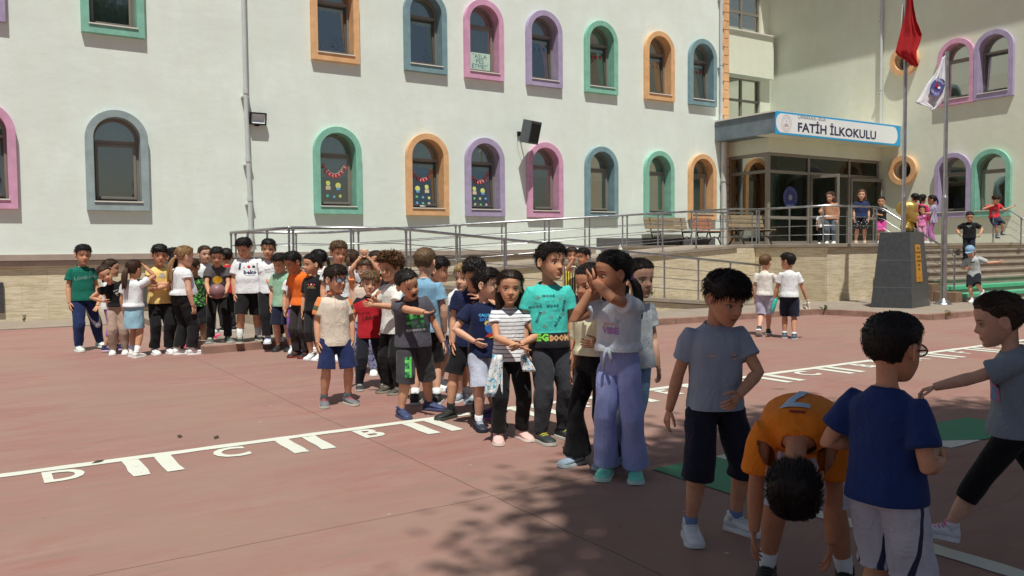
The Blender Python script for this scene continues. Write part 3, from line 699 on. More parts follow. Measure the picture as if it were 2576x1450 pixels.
def hair_mesh(style='short', seed=0, vol=1., strands=260, fat=1., curly=False):
    r = np.random.default_rng(seed); mb = MB(); N = 72
    hs = dict(girl='girl', pony='girl', long='girl', bun='girl', fringe='fringe', buzz='buzz').get(style, 'short')
    phi = np.arange(N)*2*math.pi/N; hl = hairline(phi, hs)+r.uniform(-.014, .014, N)
    tmax = dict(girl=.035, pony=.035, bun=.035, long=.045, buzz=.02, fringe=.042, short=.038, curly=.13).get(style, .05)*vol
    K = 22; V = []
    crown = .50
    for k in range(K):
        t = k/(K-1); z = hl+(.4985-hl)*(1-(1-t)**1.35)
        th = tmax*sstep(np.full(N, t), 0, .18)
        if style in ('short', 'fringe', 'curly'):
            side = np.abs(np.sin(phi)); th = th*(1-.45*side*(z < .22)-.35*(np.cos(phi) < -.3)*(z < .15))
            th = th+(.02*vol)*sstep(z, .2, .4)*(np.cos(phi) > .2)
        th = th+.004+tmax*.20*r.standard_normal(N)*(t > .1)
        x, y = head_pts(phi, np.minimum(z, .4985), th, fat); zz = z+np.maximum(0, th)*sstep(z, .15, .5)*1.05
        V.append(np.stack([x, y, zz], 1))
    inner = head_pts(phi, V[0][:, 2]*0+hl, -.02, fat)
    rs = [[tuple(a) for a in np.stack([inner[0], inner[1], hl], 1)]]+[[tuple(a) for a in q] for q in V]
    mb.rings(rs, caps=False); top = len(mb.v)-N; mb.f.append(tuple(top+j for j in range(N))); mb.m.append(0)
    allv = np.concatenate(V[1:]); ctr = np.array([0, .05, .05]); crownp = np.array([.03, .18, .52])
    for i in range(strands):
        p = allv[r.integers(len(allv))]; n = (p-ctr); n /= np.linalg.norm(n)
        if style in ('pony', 'bun'): fl = np.array([0, .46, .12])-p; fl[1] += .5
        elif style in ('girl', 'long'): fl = np.array([p[0]*.3, .15, -1.]) if p[1] > -.12 or p[2] < .1 else np.array([np.sign(p[0])*1., .55, -.25])
        else:
            fl = p-crownp; fl[2] -= .1
            if p[2] > .3: fl = np.array([r.uniform(-.4, .7), -1.0, -.1])
        fl = fl-n*np.dot(fl, n); fl /= np.linalg.norm(fl)+1e-6
        fl = fl+r.normal(0, .12, 3)*(6 if curly else 1); L = r.uniform(.07, .17)*(1 if style != 'buzz' else .35)*(.8 if curly else 1)
        lift = r.uniform(.0, .3)*(1.3 if curly else .5 if style == 'short' else .25)
        a = p-n*.015; b = p+fl*L*.5+n*(.012+lift*.02); c = p+fl*L+n*(.004+lift*.035)-np.array([0, 0, .01])
        sd = np.cross(fl, n); sd /= np.linalg.norm(sd)+1e-6; wd = r.uniform(.010, .02)*(1.2 if curly else .7 if strands < 1000 else .42)
        if curly: c = p+n*.04*r.random()+fl*.03; b = b+n*.03
        mb.add([a-sd*wd, a+sd*wd, b-sd*wd*.8+0*n, b+sd*wd*.8, b+n*wd*.7, c, a+n*.01], [(0, 2, 4, 6), (6, 4, 3, 1), (2, 5, 4), (4, 5, 3), (0, 1, 3, 2), (2, 3, 5)])
    return mb
def rotm(ax, deg): return np.array(Matrix.Rotation(rad(deg), 3, ax))
def m_skin(tone):
    key = ('skin', tone)
    if key in _mc: return _mc[key]
    col = S(*tone); m, nt, p = newmat('skin')
    at = nd(nt, 'Attribute', attribute_name='hl'); sx = nd(nt, 'SeparateXYZ'); link(nt, at.outputs['Vector'], sx.inputs[0])
    X = math_(nt, 'ABSOLUTE', sx.outputs[0]); Y = sx.outputs[1]; Z = sx.outputs[2]
    fr = math_(nt, 'LESS_THAN', Y, -.22)
    n = noise(nt, coords(nt), 18, 6, .7)
    base = ramp(nt, n, [(.3, (col[0]*.90, col[1]*.80, col[2]*.78)), (.7, tuple(min(1, c*1.10) for c in col))])
    def ell(cx, cz, rx, rz, soft=.35, tilt=0.):
        a = math_(nt, 'DIVIDE', math_(nt, 'SUBTRACT', X, cx), rx)
        zz = math_(nt, 'SUBTRACT', Z, cz-.032)
        if tilt: zz = math_(nt, 'ADD', zz, math_(nt, 'MULTIPLY', math_(nt, 'POWER', math_(nt, 'ABSOLUTE', math_(nt, 'SUBTRACT', X, cx)), 2.), tilt))
        b = math_(nt, 'DIVIDE', zz, rz)
        d = math_(nt, 'SQRT', math_(nt, 'ADD', math_(nt, 'MULTIPLY', a, a), math_(nt, 'MULTIPLY', b, b)))
        mr = nd(nt, 'MapRange'); mr.inputs[1].default_value = 1+soft; mr.inputs[2].default_value = 1-soft; link(nt, d, mr.inputs[0])
        return math_(nt, 'MULTIPLY', mr.outputs[0], fr)
    cheek = ell(.21, -.16, .13, .10, .8); c = mix(nt, math_(nt, 'MULTIPLY', cheek, .30), base, tuple(x*y for x, y in zip(col, (1.12, .72, .68))))
    nose = ell(0, -.13, .07, .05, .6); c = mix(nt, math_(nt, 'MULTIPLY', nose, .22), c, tuple(x*y for x, y in zip(col, (1.1, .75, .7))))
    lips = ell(0, -.277, .105, .034, .25); c = mix(nt, math_(nt, 'MULTIPLY', lips, .8), c, tuple(x*y for x, y in zip(col, (.80, .42, .42))))
    ml = ell(0, -.279, .095, .007, .4); c = mix(nt, math_(nt, 'MULTIPLY', ml, .8), c, tuple(x*.22 for x in col))
    brow = ell(.155, .100, .080, .013, .45, 2.2); c = mix(nt, math_(nt, 'MULTIPLY', brow, .85), c, (.02, .014, .01))
    lid = ell(.152, .020, .070, .014, .4, 3.); c = mix(nt, math_(nt, 'MULTIPLY', lid, .75), c, (.03, .018, .013))
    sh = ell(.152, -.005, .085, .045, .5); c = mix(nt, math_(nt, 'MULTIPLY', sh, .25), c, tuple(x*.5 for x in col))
    link(nt, c, p.inputs['Base Color']); p.inputs['Roughness'].default_value = .6; p.inputs['Specular IOR Level'].default_value = .25
    p.inputs['Subsurface Weight'].default_value = .0
    link(nt, bump(nt, noise(nt, coords(nt), 90, 3), .08, .002), p.inputs['Normal'])
    _mc[key] = m; return m
def m_hair(col):
    key = ('hair', col)
    if key in _mc: return _mc[key]
    m, nt, p = newmat('hair'); c = S(*col); n = noise(nt, coords(nt, (60, 60, 22)), 2, 5, .7)
    link(nt, ramp(nt, n, [(.3, tuple(x*.5 for x in c)), (.55, c), (.8, tuple(min(1, x*1.9) for x in c))]), p.inputs['Base Color'])
    p.inputs['Roughness'].default_value = .55; p.inputs['Specular IOR Level'].default_value = .32
    link(nt, bump(nt, n, .5, .004), p.inputs['Normal']); _mc[key] = m; return m
def m_cloth(name, col, pat=None, c2=None, rough=.88):
    """pat uses attribute tc = (x across, y depth, z height) in body heights."""
    key = ('cloth', name, col, pat, c2)
    if key in _mc: return _mc[key]
    m, nt, p = newmat(name); c = S(*col)
    at = nd(nt, 'Attribute', attribute_name='tc'); sx = nd(nt, 'SeparateXYZ'); link(nt, at.outputs['Vector'], sx.inputs[0])
    X, Y, Z = sx.outputs
    n = noise(nt, coords(nt), 5, 4); base = ramp(nt, n, [(.3, tuple(x*.88 for x in c)), (.7, tuple(min(1, x*1.06) for x in c))])
    C2 = S(*c2) if c2 else None
    aX = math_(nt, 'ABSOLUTE', X)
    if pat == 'hstripe':
        q = math_(nt, 'LESS_THAN', math_(nt, 'PINGPONG', Z, .0125), .0024); base = mix(nt, q, base, C2)
    elif pat == 'vstripe':
        q = math_(nt, 'LESS_THAN', math_(nt, 'PINGPONG', math_(nt, 'ADD', aX, .0), .0135), .0068); base = mix(nt, q, base, C2)
    elif pat == 'shoulders':
        q = math_(nt, 'GREATER_THAN', math_(nt, 'ADD', Z, math_(nt, 'MULTIPLY', aX, .55)), .815); base = mix(nt, q, base, C2)
    elif pat == 'band':
        base = mix(nt, math_(nt, 'LESS_THAN', math_(nt, 'ADD', Z, math_(nt, 'MULTIPLY', n, .01)), .558), base, C2)
    elif pat == 'raglan':
        q = math_(nt, 'MULTIPLY', math_(nt, 'GREATER_THAN', math_(nt, 'ADD', aX, math_(nt, 'MULTIPLY', math_(nt, 'SUBTRACT', Z, .76), .35)), .101), math_(nt, 'GREATER_THAN', Z, .655))
        sl_ = mix(nt, math_(nt, 'GREATER_THAN', math_(nt, 'ADD', Z, math_(nt, 'MULTIPLY', aX, -.35)), .695), S(96, 92, 66), C2)
        sl_ = mix(nt, math_(nt, 'LESS_THAN', math_(nt, 'ADD', Z, math_(nt, 'MULTIPLY', aX, -.35)), .655), sl_, C2); base = mix(nt, q, base, sl_)
    elif pat == 'sidestripe':
        q = math_(nt, 'LESS_THAN', math_(nt, 'ABSOLUTE', Y), .006); base = mix(nt, q, base, C2)
    elif pat == 'dots':
        vo = nd(nt, 'TexVoronoi'); vo.inputs['Scale'].default_value = 24; link(nt, coords(nt), vo.inputs['Vector'])
        base = mix(nt, math_(nt, 'LESS_THAN', vo.outputs['Distance'], .22), base, C2)
    elif pat == 'camo':
        vo = nd(nt, 'TexVoronoi'); vo.inputs['Scale'].default_value = 30; link(nt, coords(nt), vo.inputs['Vector'])
        base = mix(nt, ramp(nt, vo.outputs['Color'], [(.45, (0, 0, 0)), (.5, (1, 1, 1))]), base, C2)
    elif pat == 'check':
        q = math_(nt, 'LESS_THAN', math_(nt, 'PINGPONG', Z, .011), .0055); r_ = math_(nt, 'LESS_THAN', math_(nt, 'PINGPONG', X, .011), .0055)
        base = mix(nt, math_(nt, 'MULTIPLY', math_(nt, 'ADD', q, r_), .5), base, C2)
    elif pat == 'print':
        vo = noise(nt, coords(nt), 26, 3, .6, .8); q = ramp(nt, vo, [(.55, (0, 0, 0)), (.58, (1, 1, 1))]); base = mix(nt, q, base, C2)
    elif pat == 'scribble':
        q = noise(nt, coords(nt, (1, 1, 1.2)), 34, 2, .5, 1.4); q = ramp(nt, q, [(.485, (0, 0, 0)), (.5, (1, 1, 1)), (.515, (0, 0, 0))])
        k2 = ramp(nt, noise(nt, coords(nt), 9, 2), [(.5, (0, 0, 0)), (.54, (1, 1, 1))]); base = mix(nt, math_(nt, 'MULTIPLY', q, k2), base, C2)
    elif pat == 'jeans':
        k2 = ramp(nt, noise(nt, coords(nt, (1, 1, .5)), 6, 5, .7), [(.4, (0, 0, 0)), (.7, (1, 1, 1))]); base = mix(nt, math_(nt, 'MULTIPLY', k2, .5), base, C2)
    link(nt, base, p.inputs['Base Color']); p.inputs['Roughness'].default_value = rough; p.inputs['Specular IOR Level'].default_value = .2
    p.inputs['Sheen Weight'].default_value = .08
    weave = noise(nt, coords(nt, (1, 1, 1)), 170, 2); fold = noise(nt, coords(nt, (1, 1, .55)), 13, 5, .62, .8)
    cr = ramp(nt, noise(nt, coords(nt, (1, 1, .6)), 7.5, 3, .5, 2.2), [(.45, (0, 0, 0)), (.5, (1, 1, 1)), (.57, (0, 0, 0))])
    link(nt, bump(nt, math_(nt, 'ADD', math_(nt, 'ADD', math_(nt, 'MULTIPLY', weave, .08), fold), math_(nt, 'MULTIPLY', cr, .25)), .6, .012), p.inputs['Normal'])
    _mc[key] = m; return m
EYEW = mat('eye_white', S(176, 164, 154), .3, .02, 5, 0); IRIS = mat('iris_brown', (.018, .01, .007), .25, .05, 5, 0)
LENS = m_glass('spectacle_lens', (1, 1, 1), .68)
class Pose: pass
def ik(A, B_, a, b, pole):
    A = np.array(A, float); B_ = np.array(B_, float); d = B_-A; L = np.linalg.norm(d)
    if L > (a+b)*.999: B_ = A+d/L*(a+b)*.999; d = B_-A; L = np.linalg.norm(d)
    u = d/L; x = (a*a-b*b+L*L)/(2*L); h = math.sqrt(max(0, a*a-x*x))
    pole = np.array(pole, float); pp = pole-u*np.dot(pole, u); pp /= np.linalg.norm(pp)+1e-9
    return A+u*x+pp*h, B_
def taper(mb, pts, r, n=14, ell=None):
    """tube resampled as a smooth polyline"""
    mb.tube([tuple(p) for p in pts], r, n, ell=ell)
def hand_mesh(mb, W, d, nrm, size, side, curl=22, spread=6):
    """W wrist, d pointing dir, nrm = palm normal; thumb lies on cross(d, nrm)*side."""
    d = np.array(d)/np.linalg.norm(d); nrm = np.array(nrm, float); nrm -= d*np.dot(nrm, d); nrm /= np.linalg.norm(nrm)+1e-9
    t = np.cross(d, nrm)*side; s = size
    R = lambda a: (lambda c, q: lambda v: v*c+np.cross(t, v)*q+t*np.dot(t, v)*(1-c))(math.cos(rad(a)), math.sin(rad(a)))
    sg = 1.0 if np.dot(np.cross(t, d), nrm) > 0 else -1.0
    loops = []
    for k, (f, wd, th) in enumerate(((-.06, .20, .155), (.08, .25, .15), (.25, .36, .135), (.42, .41, .12), (.50, .39, .10))):
        c = W+d*s*f; loops.append([tuple(c+t*(wd*s/2*math.cos(a)*1.05)+nrm*(th*s/2*math.sin(a))) for a in [2*math.pi*j/12 for j in range(12)]])
    mb.rings(loops)
    for i, (off, L, sp) in enumerate(((.155, .46, 1), (.052, .52, .3), (-.05, .48, -.4), (-.145, .37, -1.2))):
        b = W+d*s*.46+t*off*s; dd = d*math.cos(rad(spread*sp))+t*math.sin(rad(spread*sp)); pts = [b]; a = 0; r0 = .050*s
        for j, seg in enumerate((.46, .30, .24)):
            a += curl*(.8+.15*i)*(1.0 if j else .7); v = R(sg*a)(dd); pts.append(pts[-1]+v*seg*L*s)
        mb.tube([tuple(p) for p in pts], [r0*1.08, r0, r0*.9, r0*.62], 7)
    b = W+d*s*.12+t*.15*s; v1 = (d*.62+t*.72+nrm*.25); v1 /= np.linalg.norm(v1); v2 = (d*.9+t*.25+nrm*.35); v2 /= np.linalg.norm(v2)
    mb.tube([tuple(b), tuple(b+v1*.23*s), tuple(b+v1*.23*s+v2*.20*s), tuple(b+v1*.23*s+v2*.34*s)], [.075*s, .062*s, .052*s, .034*s], 7)
TONES = dict(a=(206, 158, 128), b=(200, 152, 121), c=(216, 172, 146), d=(182, 132, 102))
PEOPLE = {}
def person(key, u, top, label, foot=None, d=None, z0=0., H=None, yaw=0, lean=(0, 0), twist=0, head=(0, 0, 0), ha=None, hb=None, pa=None, pb=None, na=None, nb=None, ca=22, cb=22,
           fa=None, fb=None, ta=0, tb=0, build=1., tone='b', hair='short', hcol=(34, 25, 20), hvol=1., shirt=None, pants=None, shoes=((235, 235, 230), (235, 235, 235)), socks=None, glasses=None, mouth=0,
           hem=.46, sl=.55, ease=1., pony=None, prints=(), vox=None, pel=0., crouch=0., group='children standing in the schoolyard', cap=None, tie=None, legw=1., belly=0., acc=None, collar=None):
    vh = 626-.009*(u-1288)
    if d is None: d = (CAMH-z0)*FPX/(foot-vh)
    q = ray(u, vh); pos = CC+q*(d/q.dot(CF)); pos.z = z0
    if H is None: H = CAMH-(top-vh)*d/FPX-z0
    az = math.degrees(math.atan2(pos.x, pos.y))
    T = empty('person', pos, rad(-az+yaw), label, 'person', group)
    vox = vox or (.0042 if d < 5.2 else .0052 if d < 9.5 else .0062 if d < 15 else .0085)
    s = H; A = lambda *v: np.array(v, float)
    # spine
    nS = 17; zs = np.linspace(0, .34, nS); pos0 = A(0, 0, .505-crouch); pts = [pos0]; Rs = []
    for i, z in enumerate(zs):
        t = min(1, z/.26); t = t*t*(3-2*t)
        Rm = rotm('Z', twist*t) @ rotm('Y', lean[1]*t) @ rotm('X', lean[0]*t+pel)     # lean fwd: +x rotation tips +z towards -y
        Rs.append(Rm)
        if i: pts.append(pts[-1]+Rm @ A(0, 0, zs[1]*.90))
    pts = np.array(pts)
    def SP(zl):
        f_ = np.clip((zl-.505)/.34*(nS-1), 0, nS-1); i = int(min(nS-2, f_)); k = f_-i
        p = pts[i]*(1-k)+pts[i+1]*k; 
        if zl < .505: p = pts[0]+Rs[0] @ A(0, 0, zl-.505)
        if zl > .845: p = pts[-1]+Rs[-1] @ A(0, 0, zl-.845)
        return p, Rs[min(nS-1, int(round(f_)))]
    def TP(x, y, zl): p, R_ = SP(zl); return (p+R_ @ A(x, y, 0))*s
    b0 = build; build *= .89; b = build
    torso = [(.455, .050, .050, 0), (.48, .088, .066, .004), (.52, .094*1, .070, .004), (.56, .090, .066, 0), (.61, .082, .060, -.002), (.66, .081, .060, 0), (.72, .089, .063, 0), (.76, .091, .060, .004), (.785, .078, .050, .008), (.808, .050, .040, .010), (.83, .031, .032, .008)]
    def ring(x, y, zl, oy=0, n=22, sq=1.): 
        out = []
        for j in range(n):
            a = 2*math.pi*j/n; cx, sy = math.cos(a), math.sin(a); e = .85*sq
            out.append(TP(np.sign(cx)*abs(cx)**e*x, oy+np.sign(sy)*abs(sy)**e*y, zl))
        return [tuple(v) for v in out]
    bel = lambda z: belly*math.exp(-((z-.60)/.07)**2)
    uz = lambda z: 1 if (z > .80 or not shirt) else .86
    body = MB(); body.rings([ring(x*b*uz(z), (y+bel(z)*.5)*(.35+.65*b)*uz(z), z, oy-bel(z)*.5) for z, x, y, oy in torso])
    # shoulders, arms
    UA, FA, HS = .158, .137, .098
    lb = .55+.45*b
    sh = {}
    for k, sd, tgt, pole, nn, crl in (('a', -1, ha, pa, na, ca), ('b', 1, hb, pb, nb, cb)):
        p, R_ = SP(.772); Sh = p+R_ @ A(sd*(.090*(.6+.4*b)+.003), .006, 0)
        if tgt is None: tg = Sh+A(sd*.032, -.03, -.288)
        elif len(tgt) == 4: tg = p+R_ @ (A(tgt[0], -tgt[1], tgt[2]-.772))
        else: tg = A(tgt[0], -tgt[1], tgt[2])
        pole_ = A(*(pole or (sd*.5, -.6, -.3))); pole_ = A(pole_[0], -pole_[1], pole_[2])
        El, Wr = ik(Sh, tg, UA, FA, R_ @ pole_ if pole is None else pole_)
        sh[k] = (Sh, El, Wr, R_)
        P5 = [Sh-(El-Sh)*.10, Sh, Sh+(El-Sh)*.35, Sh+(El-Sh)*.8, El, El+(Wr-El)*.25, El+(Wr-El)*.65, Wr, Wr+(Wr-El)*.06]
        body.tube([tuple(x*s) for x in P5], [r*s*lb*.95*(.8 if (shirt and i_ < (3 if sl > .5 else 2)) or sl > 1.5 and i_ < 6 else 1) for i_, r in enumerate((.024, .032, .031, .0255, .0245, .0265, .0225, .0175, .0165))], 14)
        body.sphere(tuple((Sh-R_ @ A(sd*.008, 0, .006))*s), .026*s*lb, 12, 8)
    # neck + head
    p, R_ = SP(.835); hy, hp, hr = head; Rh = R_ @ rotm('Z', hy) @ rotm('X', hp) @ rotm('Y', hr)
    if yaw == yaw: pass
    hh = .189*(1.0 if H > 1.0 else 1.05)*(1.25/max(1.1, min(1.45, H)))**.45
    nb_ = p; hc = nb_+R_ @ A(0, -.004, .010)+Rh @ A(0, -.02, hh*.46); 
    body.tube([tuple((nb_-R_ @ A(0, 0, .03))*s), tuple(nb_*s), tuple((hc+Rh @ A(0, .028, -hh*.30))*s), tuple((hc+Rh @ A(0, .03, -.02))*s)], [.036*s*(.7+.3*b), .0295*s*(.6+.4*b), .0285*s*(.7+.3*b), .030*s], 14)
    hm = head_mesh(.98*(.9+.1*b), mouth); k0 = len(body.v)
    hv = (np.array(hm.v)*hh) @ Rh.T+hc; body.add([tuple(x*s) for x in hv], hm.f)
    # legs
    TH, SHN = .232, .222; legs = {}
    for k, sd, tgt, ty in (('a', -1, fa, ta), ('b', 1, fb, tb)):
        x, fwd, lift = (tgt+(0,))[:3] if tgt else (sd*.062, 0, 0); pitch = tgt[3] if tgt and len(tgt) > 3 else 0
        Hp = pts[0]+Rs[0] @ A(sd*.050*(.7+.3*b), 0, -.012)
        An = A(x, -fwd, lift+.052); Rf = rotm('Z', ty) @ rotm('X', pitch)
        An = An+Rf @ A(0, .0, 0)
        Kn, An = ik(Hp, An, TH, SHN, rotm('Z', ty) @ A(0, -1, 0) if not crouch else A(0, -1, 0))
        legs[k] = (Hp, Kn, An, Rf, sd)
        lw = (.5+.5*b)*legw
        P5 = [Hp, Hp+(Kn-Hp)*.3, Hp+(Kn-Hp)*.75, Kn+(Hp-Kn)*.05, Kn+(An-Kn)*.08, Kn+(An-Kn)*.3, Kn+(An-Kn)*.6, An+(Kn-An)*.12, An, An+A(0, 0, -.02)]
        body.tube([tuple(x_*s) for x_ in P5], [r*s*lw*(1 if not pants else .86 if i_ < 2 else (.84 if pants[0] not in ('shorts', 'shortsm', 'skirt', 'long_shorts') and i_ < 6 else 1)) for i_, r in enumerate((.050, .050, .040, .0355, .034, .0375, .031, .0225, .022, .024))], 14)
    v, f, vn = remesh(body, vox, 3)
    # head local coords
    hlv = ((v/s-hc) @ Rh)/hh; inside = (np.abs(hlv).max(1) < .62); hl = np.where(inside[:, None], hlv, A(0, 5, -9))
    nv = len(v); hd = MB()
    for k, sd in (('a', -1), ('b', 1)):
        Sh, El, Wr, R_ = sh[k]; dr = Wr-El; dr /= np.linalg.norm(dr); nn = (na, nb)[sd > 0]; crl = (ca, cb)[sd > 0]
        nn = A(nn[0], -nn[1], nn[2]) if nn else R_ @ A(-sd, .25, 0)
        # thumb side: forward / up
        dN = nn-dr*np.dot(nn, dr); th = np.cross(dr, dN); want = A(0, -1, .4)
        sdn = 1 if np.dot(th, want) > 0 else -1
        hand_mesh(hd, Wr*s, dr, nn, HS*s*(.85+.15*b), sdn, crl)
    verts = np.concatenate([v, np.array(hd.v)]); faces = f+[tuple(i+nv for i in q_) for q_ in hd.f]
    hl = np.concatenate([hl, np.tile(A(0, 5, -9), (len(hd.v), 1))])
    me = bpy.data.meshes.new('body'); me.from_pydata(verts.tolist(), [], faces); me.materials.append(m_skin(TONES[tone] if isinstance(tone, str) else tone))
    at = me.attributes.new('hl', 'FLOAT_VECTOR', 'POINT'); at.data.foreach_set('vector', hl.ravel())
    me.polygons.foreach_set('use_smooth', [True]*len(me.polygons)); me.update()
    bo = bpy.data.objects.new('body', me); COL.objects.link(bo); bo.parent = T
    HM = Matrix.Translation(Vector(hc*s)) @ Matrix([list(r_) for r_ in Rh]).to_4x4() @ Matrix.Scale(hh*s, 4)
    # eyes
    facing = abs(((yaw+twist+hy+180) % 360)-180) < 125
    if facing and d < 22:
        for sd in (-1, 1):
            mb = MB(); mb.M = HM @ Matrix.Translation((sd*.152, -.304, -.050)); mb.sphere((0, 0, 0), (.050, .05, .026), 10, 6)
            mb.mi = 1; mb.sphere((-.0, -.022, .0), (.031, .032, .0255), 8, 6)
            mb.build('eye', [EYEW, IRIS], T, smooth=True)
        if mouth:
            mb = MB(); mb.M = HM; mb.sphere((0, -.315, -.332), (.07*mouth, .05, .045*mouth), 10, 6); mb.build('mouth', mat('mouth_dark', (.06, .012, .012), .5, .1, 5, 0), T, smooth=True)
    # hair
    sdn = abs(hash(key)) % 1000 if False else sum(ord(c_)*(i+3) for i, c_ in enumerate(key)) % 997
    fat = .98*(.9+.1*b)
    if hair != 'none':
        hm = hair_mesh(hair, sdn, hvol, (1900 if d < 6.5 else 900 if d < 9 else 650)*(2 if hair == 'curly' else 1), fat, hair == 'curly'); hm.v = [tuple(HM @ Vector(p_)) for p_ in hm.v]
        HMAT = m_hair(hcol)
        if hair in ('pony', 'long') or pony:
            inv = HM.inverted().to_3x3(); dn = (inv @ Vector((0, 0, -1))).normalized(); r2 = random.Random(sdn)
            if hair == 'long' and not pony: starts = [((sx_*.30, .10+abs(sx_)*0, .05), .9) for sx_ in (-1.15, -.8, .8, 1.15)]+[((sx_*.25, .36, .1), 1.) for sx_ in (-1, -.4, .4, 1)]; L = .95
            else:
                px, py, pz, L = pony if pony and pony is not True else (0, .47, .16, .75); starts = [((px, py, pz), 1.)]
            for (st, lf) in starts:
                nst = 16 if len(starts) == 1 else 7
                for i in range(nst):
                    p0 = Vector(st)+Vector((r2.uniform(-.03, .03), 0, r2.uniform(-.03, .03))); out = Vector((st[0]*.3+r2.uniform(-.25, .25), .5 if len(starts) == 1 else .12, .12 if len(starts) == 1 else -.3))
                    pl = [p0-out*.1]; v_ = out.normalized(); 
                    for j in range(7):
                        v_ = (v_*.6+dn*.55+Vector((r2.uniform(-.12, .12),)*3)*.6).normalized(); pl.append(pl[-1]+v_*(L*lf/7)*r2.uniform(.85, 1.1))
                    w0 = (.055 if len(starts) == 1 else .06)*hvol; mm = hm.M; hm.M = HM
                    hm.tube([tuple(x_) for x_ in pl], [w0*.6, w0, w0*1.15, w0*1.1, w0, w0*.8, w0*.5, w0*.12], 6); hm.M = None
            if tie and len(starts) == 1:
                mb = MB(); mb.M = HM; px, py, pz = starts[0][0]
                for i in range(9 if tie[3:] else 6): mb.sphere((px+.055*math.cos(i), py+.01*math.sin(3*i), pz+.055*math.sin(i)), .05 if tie[3:] else .032, 7, 5)
                mb.build('hair_tie', mat('hair_tie', S(*tie[:3]), .8, .1, 9, .3), T, smooth=True)
        hm.build('hair', HMAT, T, smooth=True)
    if cap:
        mb = MB(); mb.M = HM; n_ = 28; rs = []
        for k in range(8):
            a = k/7*math.pi/2; rs.append([(.405*math.cos(a)*math.cos(2*math.pi*j/n_), .02-.45*math.cos(a)*math.sin(2*math.pi*j/n_), .16+.42*math.sin(a)) for j in range(n_)])
        rs = [[(x_*1, y_, .10) for x_, y_, _ in rs[0]]]+rs; mb.rings(rs)
        co = MB(); co.M = HM; pk = [(x_, -.36-.30*math.sqrt(max(0, 1-(x_/.36)**2)), .12) for x_ in np.linspace(-.36, .36, 13)]; pb_ = [(x_, -.34, .17) for x_ in np.linspace(.34, -.34, 13)]
        lo = pk+pb_; k_ = len(lo); co.add([(a_, b_, c_) for a_, b_, c_ in lo]+[(a_, b_, c_-.03) for a_, b_, c_ in lo], [tuple(range(k_)), tuple(range(k_, 2*k_))[::-1]]+[(i, (i+1) % k_, (i+1) % k_+k_, i+k_) for i in range(k_)])
        cm = m_cloth('cap', cap); c0 = mb.build('cap', cm, T, smooth=True); co.build('peak', cm, c0, smooth=True)
    if glasses:
        mb = MB(); HG = HM @ Matrix.Translation((0, 0, -.032)); mb.M = HG; gc = mat('spectacle_frame', S(*glasses), .35, .05, 5, 0)
        for sd in (-1, 1):
            lp = [(sd*.165+.115*math.cos(a)*(1+.1*math.cos(2*a)), -.405+.05*abs(math.cos(a))*(.6 if sd*math.cos(a) > 0 else .1), .0+.085*math.sin(a)) for a in [2*math.pi*i/20 for i in range(21)]]
            mb.tube(lp, .013, 6, caps=False); mb.tube([(sd*.28, -.38, .03), (sd*.37, -.25, .03), (sd*.40, .02, .03)], .012, 6)
        mb.tube([(-.055, -.42, .02), (.055, -.42, .02)], .012, 6); g0 = mb.build('glasses', gc, T, smooth=True)
        for sd in (-1, 1):
            mb = MB(); mb.M = HG; mb.add([(sd*.165+.11*math.cos(a), -.395, .08*math.sin(a)) for a in [2*math.pi*i/16 for i in range(16)]], [tuple(range(16))])
            mb.build('lens', LENS, g0)
    # ---------------- clothes
    def attr_tc(me, verts):
        vv = verts/s; best = np.full(len(vv), 1e9); out = np.zeros((len(vv), 3))
        for zl in np.linspace(.38, .88, 34):
            p, R_ = SP(zl); l = (vv-p) @ R_; m_ = np.abs(l[:, 2]); k = m_ < best; best = np.where(k, m_, best)
            out[k] = np.stack([l[k, 0], l[k, 1], np.full(k.sum(), zl)+l[k, 2]], 1)
        a = me.attributes.new('tc', 'FLOAT_VECTOR', 'POINT'); a.data.foreach_set('vector', out.ravel()); return out
    def garment(mb, name, mat_, cuts, amp=.006, fs=9., par=T, sm=4, asp=.4, hsel=None):
        v, f, vn = remesh(mb, max(.006, vox*1.25), sm)
        vv = v/s; nz = vnoise(vv*A(fs*2.2, fs*2.2, fs*2.2*asp)+sdn)*.65+vnoise(vv*A(fs*5, fs*5, fs*3)+sdn*2)*.35
        rd = 1-2.6*np.abs(vnoise(vv*A(7, 7, 4.2)+sdn*5+np.stack([vv[:, 0]*4]*3, 1)*A(0, 0, 1)))
        nz = nz*.8+.55*np.maximum(0, rd)+.7*vnoise(vv*A(16, 16, 16*asp*1.6)+sdn*3+np.stack([vv[:, 2]*5]*3, 1)*A(1, 0, 0)); v = v+vn*(nz*amp*s)[:, None]
        bm = bmesh.new(); me = bpy.data.meshes.new(name); me.from_pydata(v.tolist(), [], f); bm.from_mesh(me)
        for (c, n_, r_) in cuts:
            c = Vector(c*s); n_ = Vector(n_).normalized(); g = [e for e in bm.verts if (e.co-c).length < r_*s]
            gs = set(g); ge = [e for e in bm.edges if e.verts[0] in gs and e.verts[1] in gs]; gf = [e for e in bm.faces if all(w_ in gs for w_ in e.verts)]
            bmesh.ops.bisect_plane(bm, geom=g+ge+gf, plane_co=c, plane_no=n_, clear_outer=True)
            # faces straddling the selection border on the outer side
            dl = [v_ for v_ in bm.verts if (v_.co-c).length < r_*s*1.05 and (v_.co-c).dot(n_) > 1e-5]
            bmesh.ops.delete(bm, geom=dl, context='VERTS')
        bm.to_mesh(me); bm.free(); me.update()
        vv = np.empty(len(me.vertices)*3); me.vertices.foreach_get('co', vv); attr_tc(me, vv.reshape(-1, 3))
        me.polygons.foreach_set('use_smooth', [True]*len(me.polygons)); me.materials.append(mat_)
        o = bpy.data.objects.new(name, me); COL.objects.link(o); o.parent = par
        so_ = o.modifiers.new('s', 'SOLIDIFY'); so_.thickness = .0035; so_.offset = -1
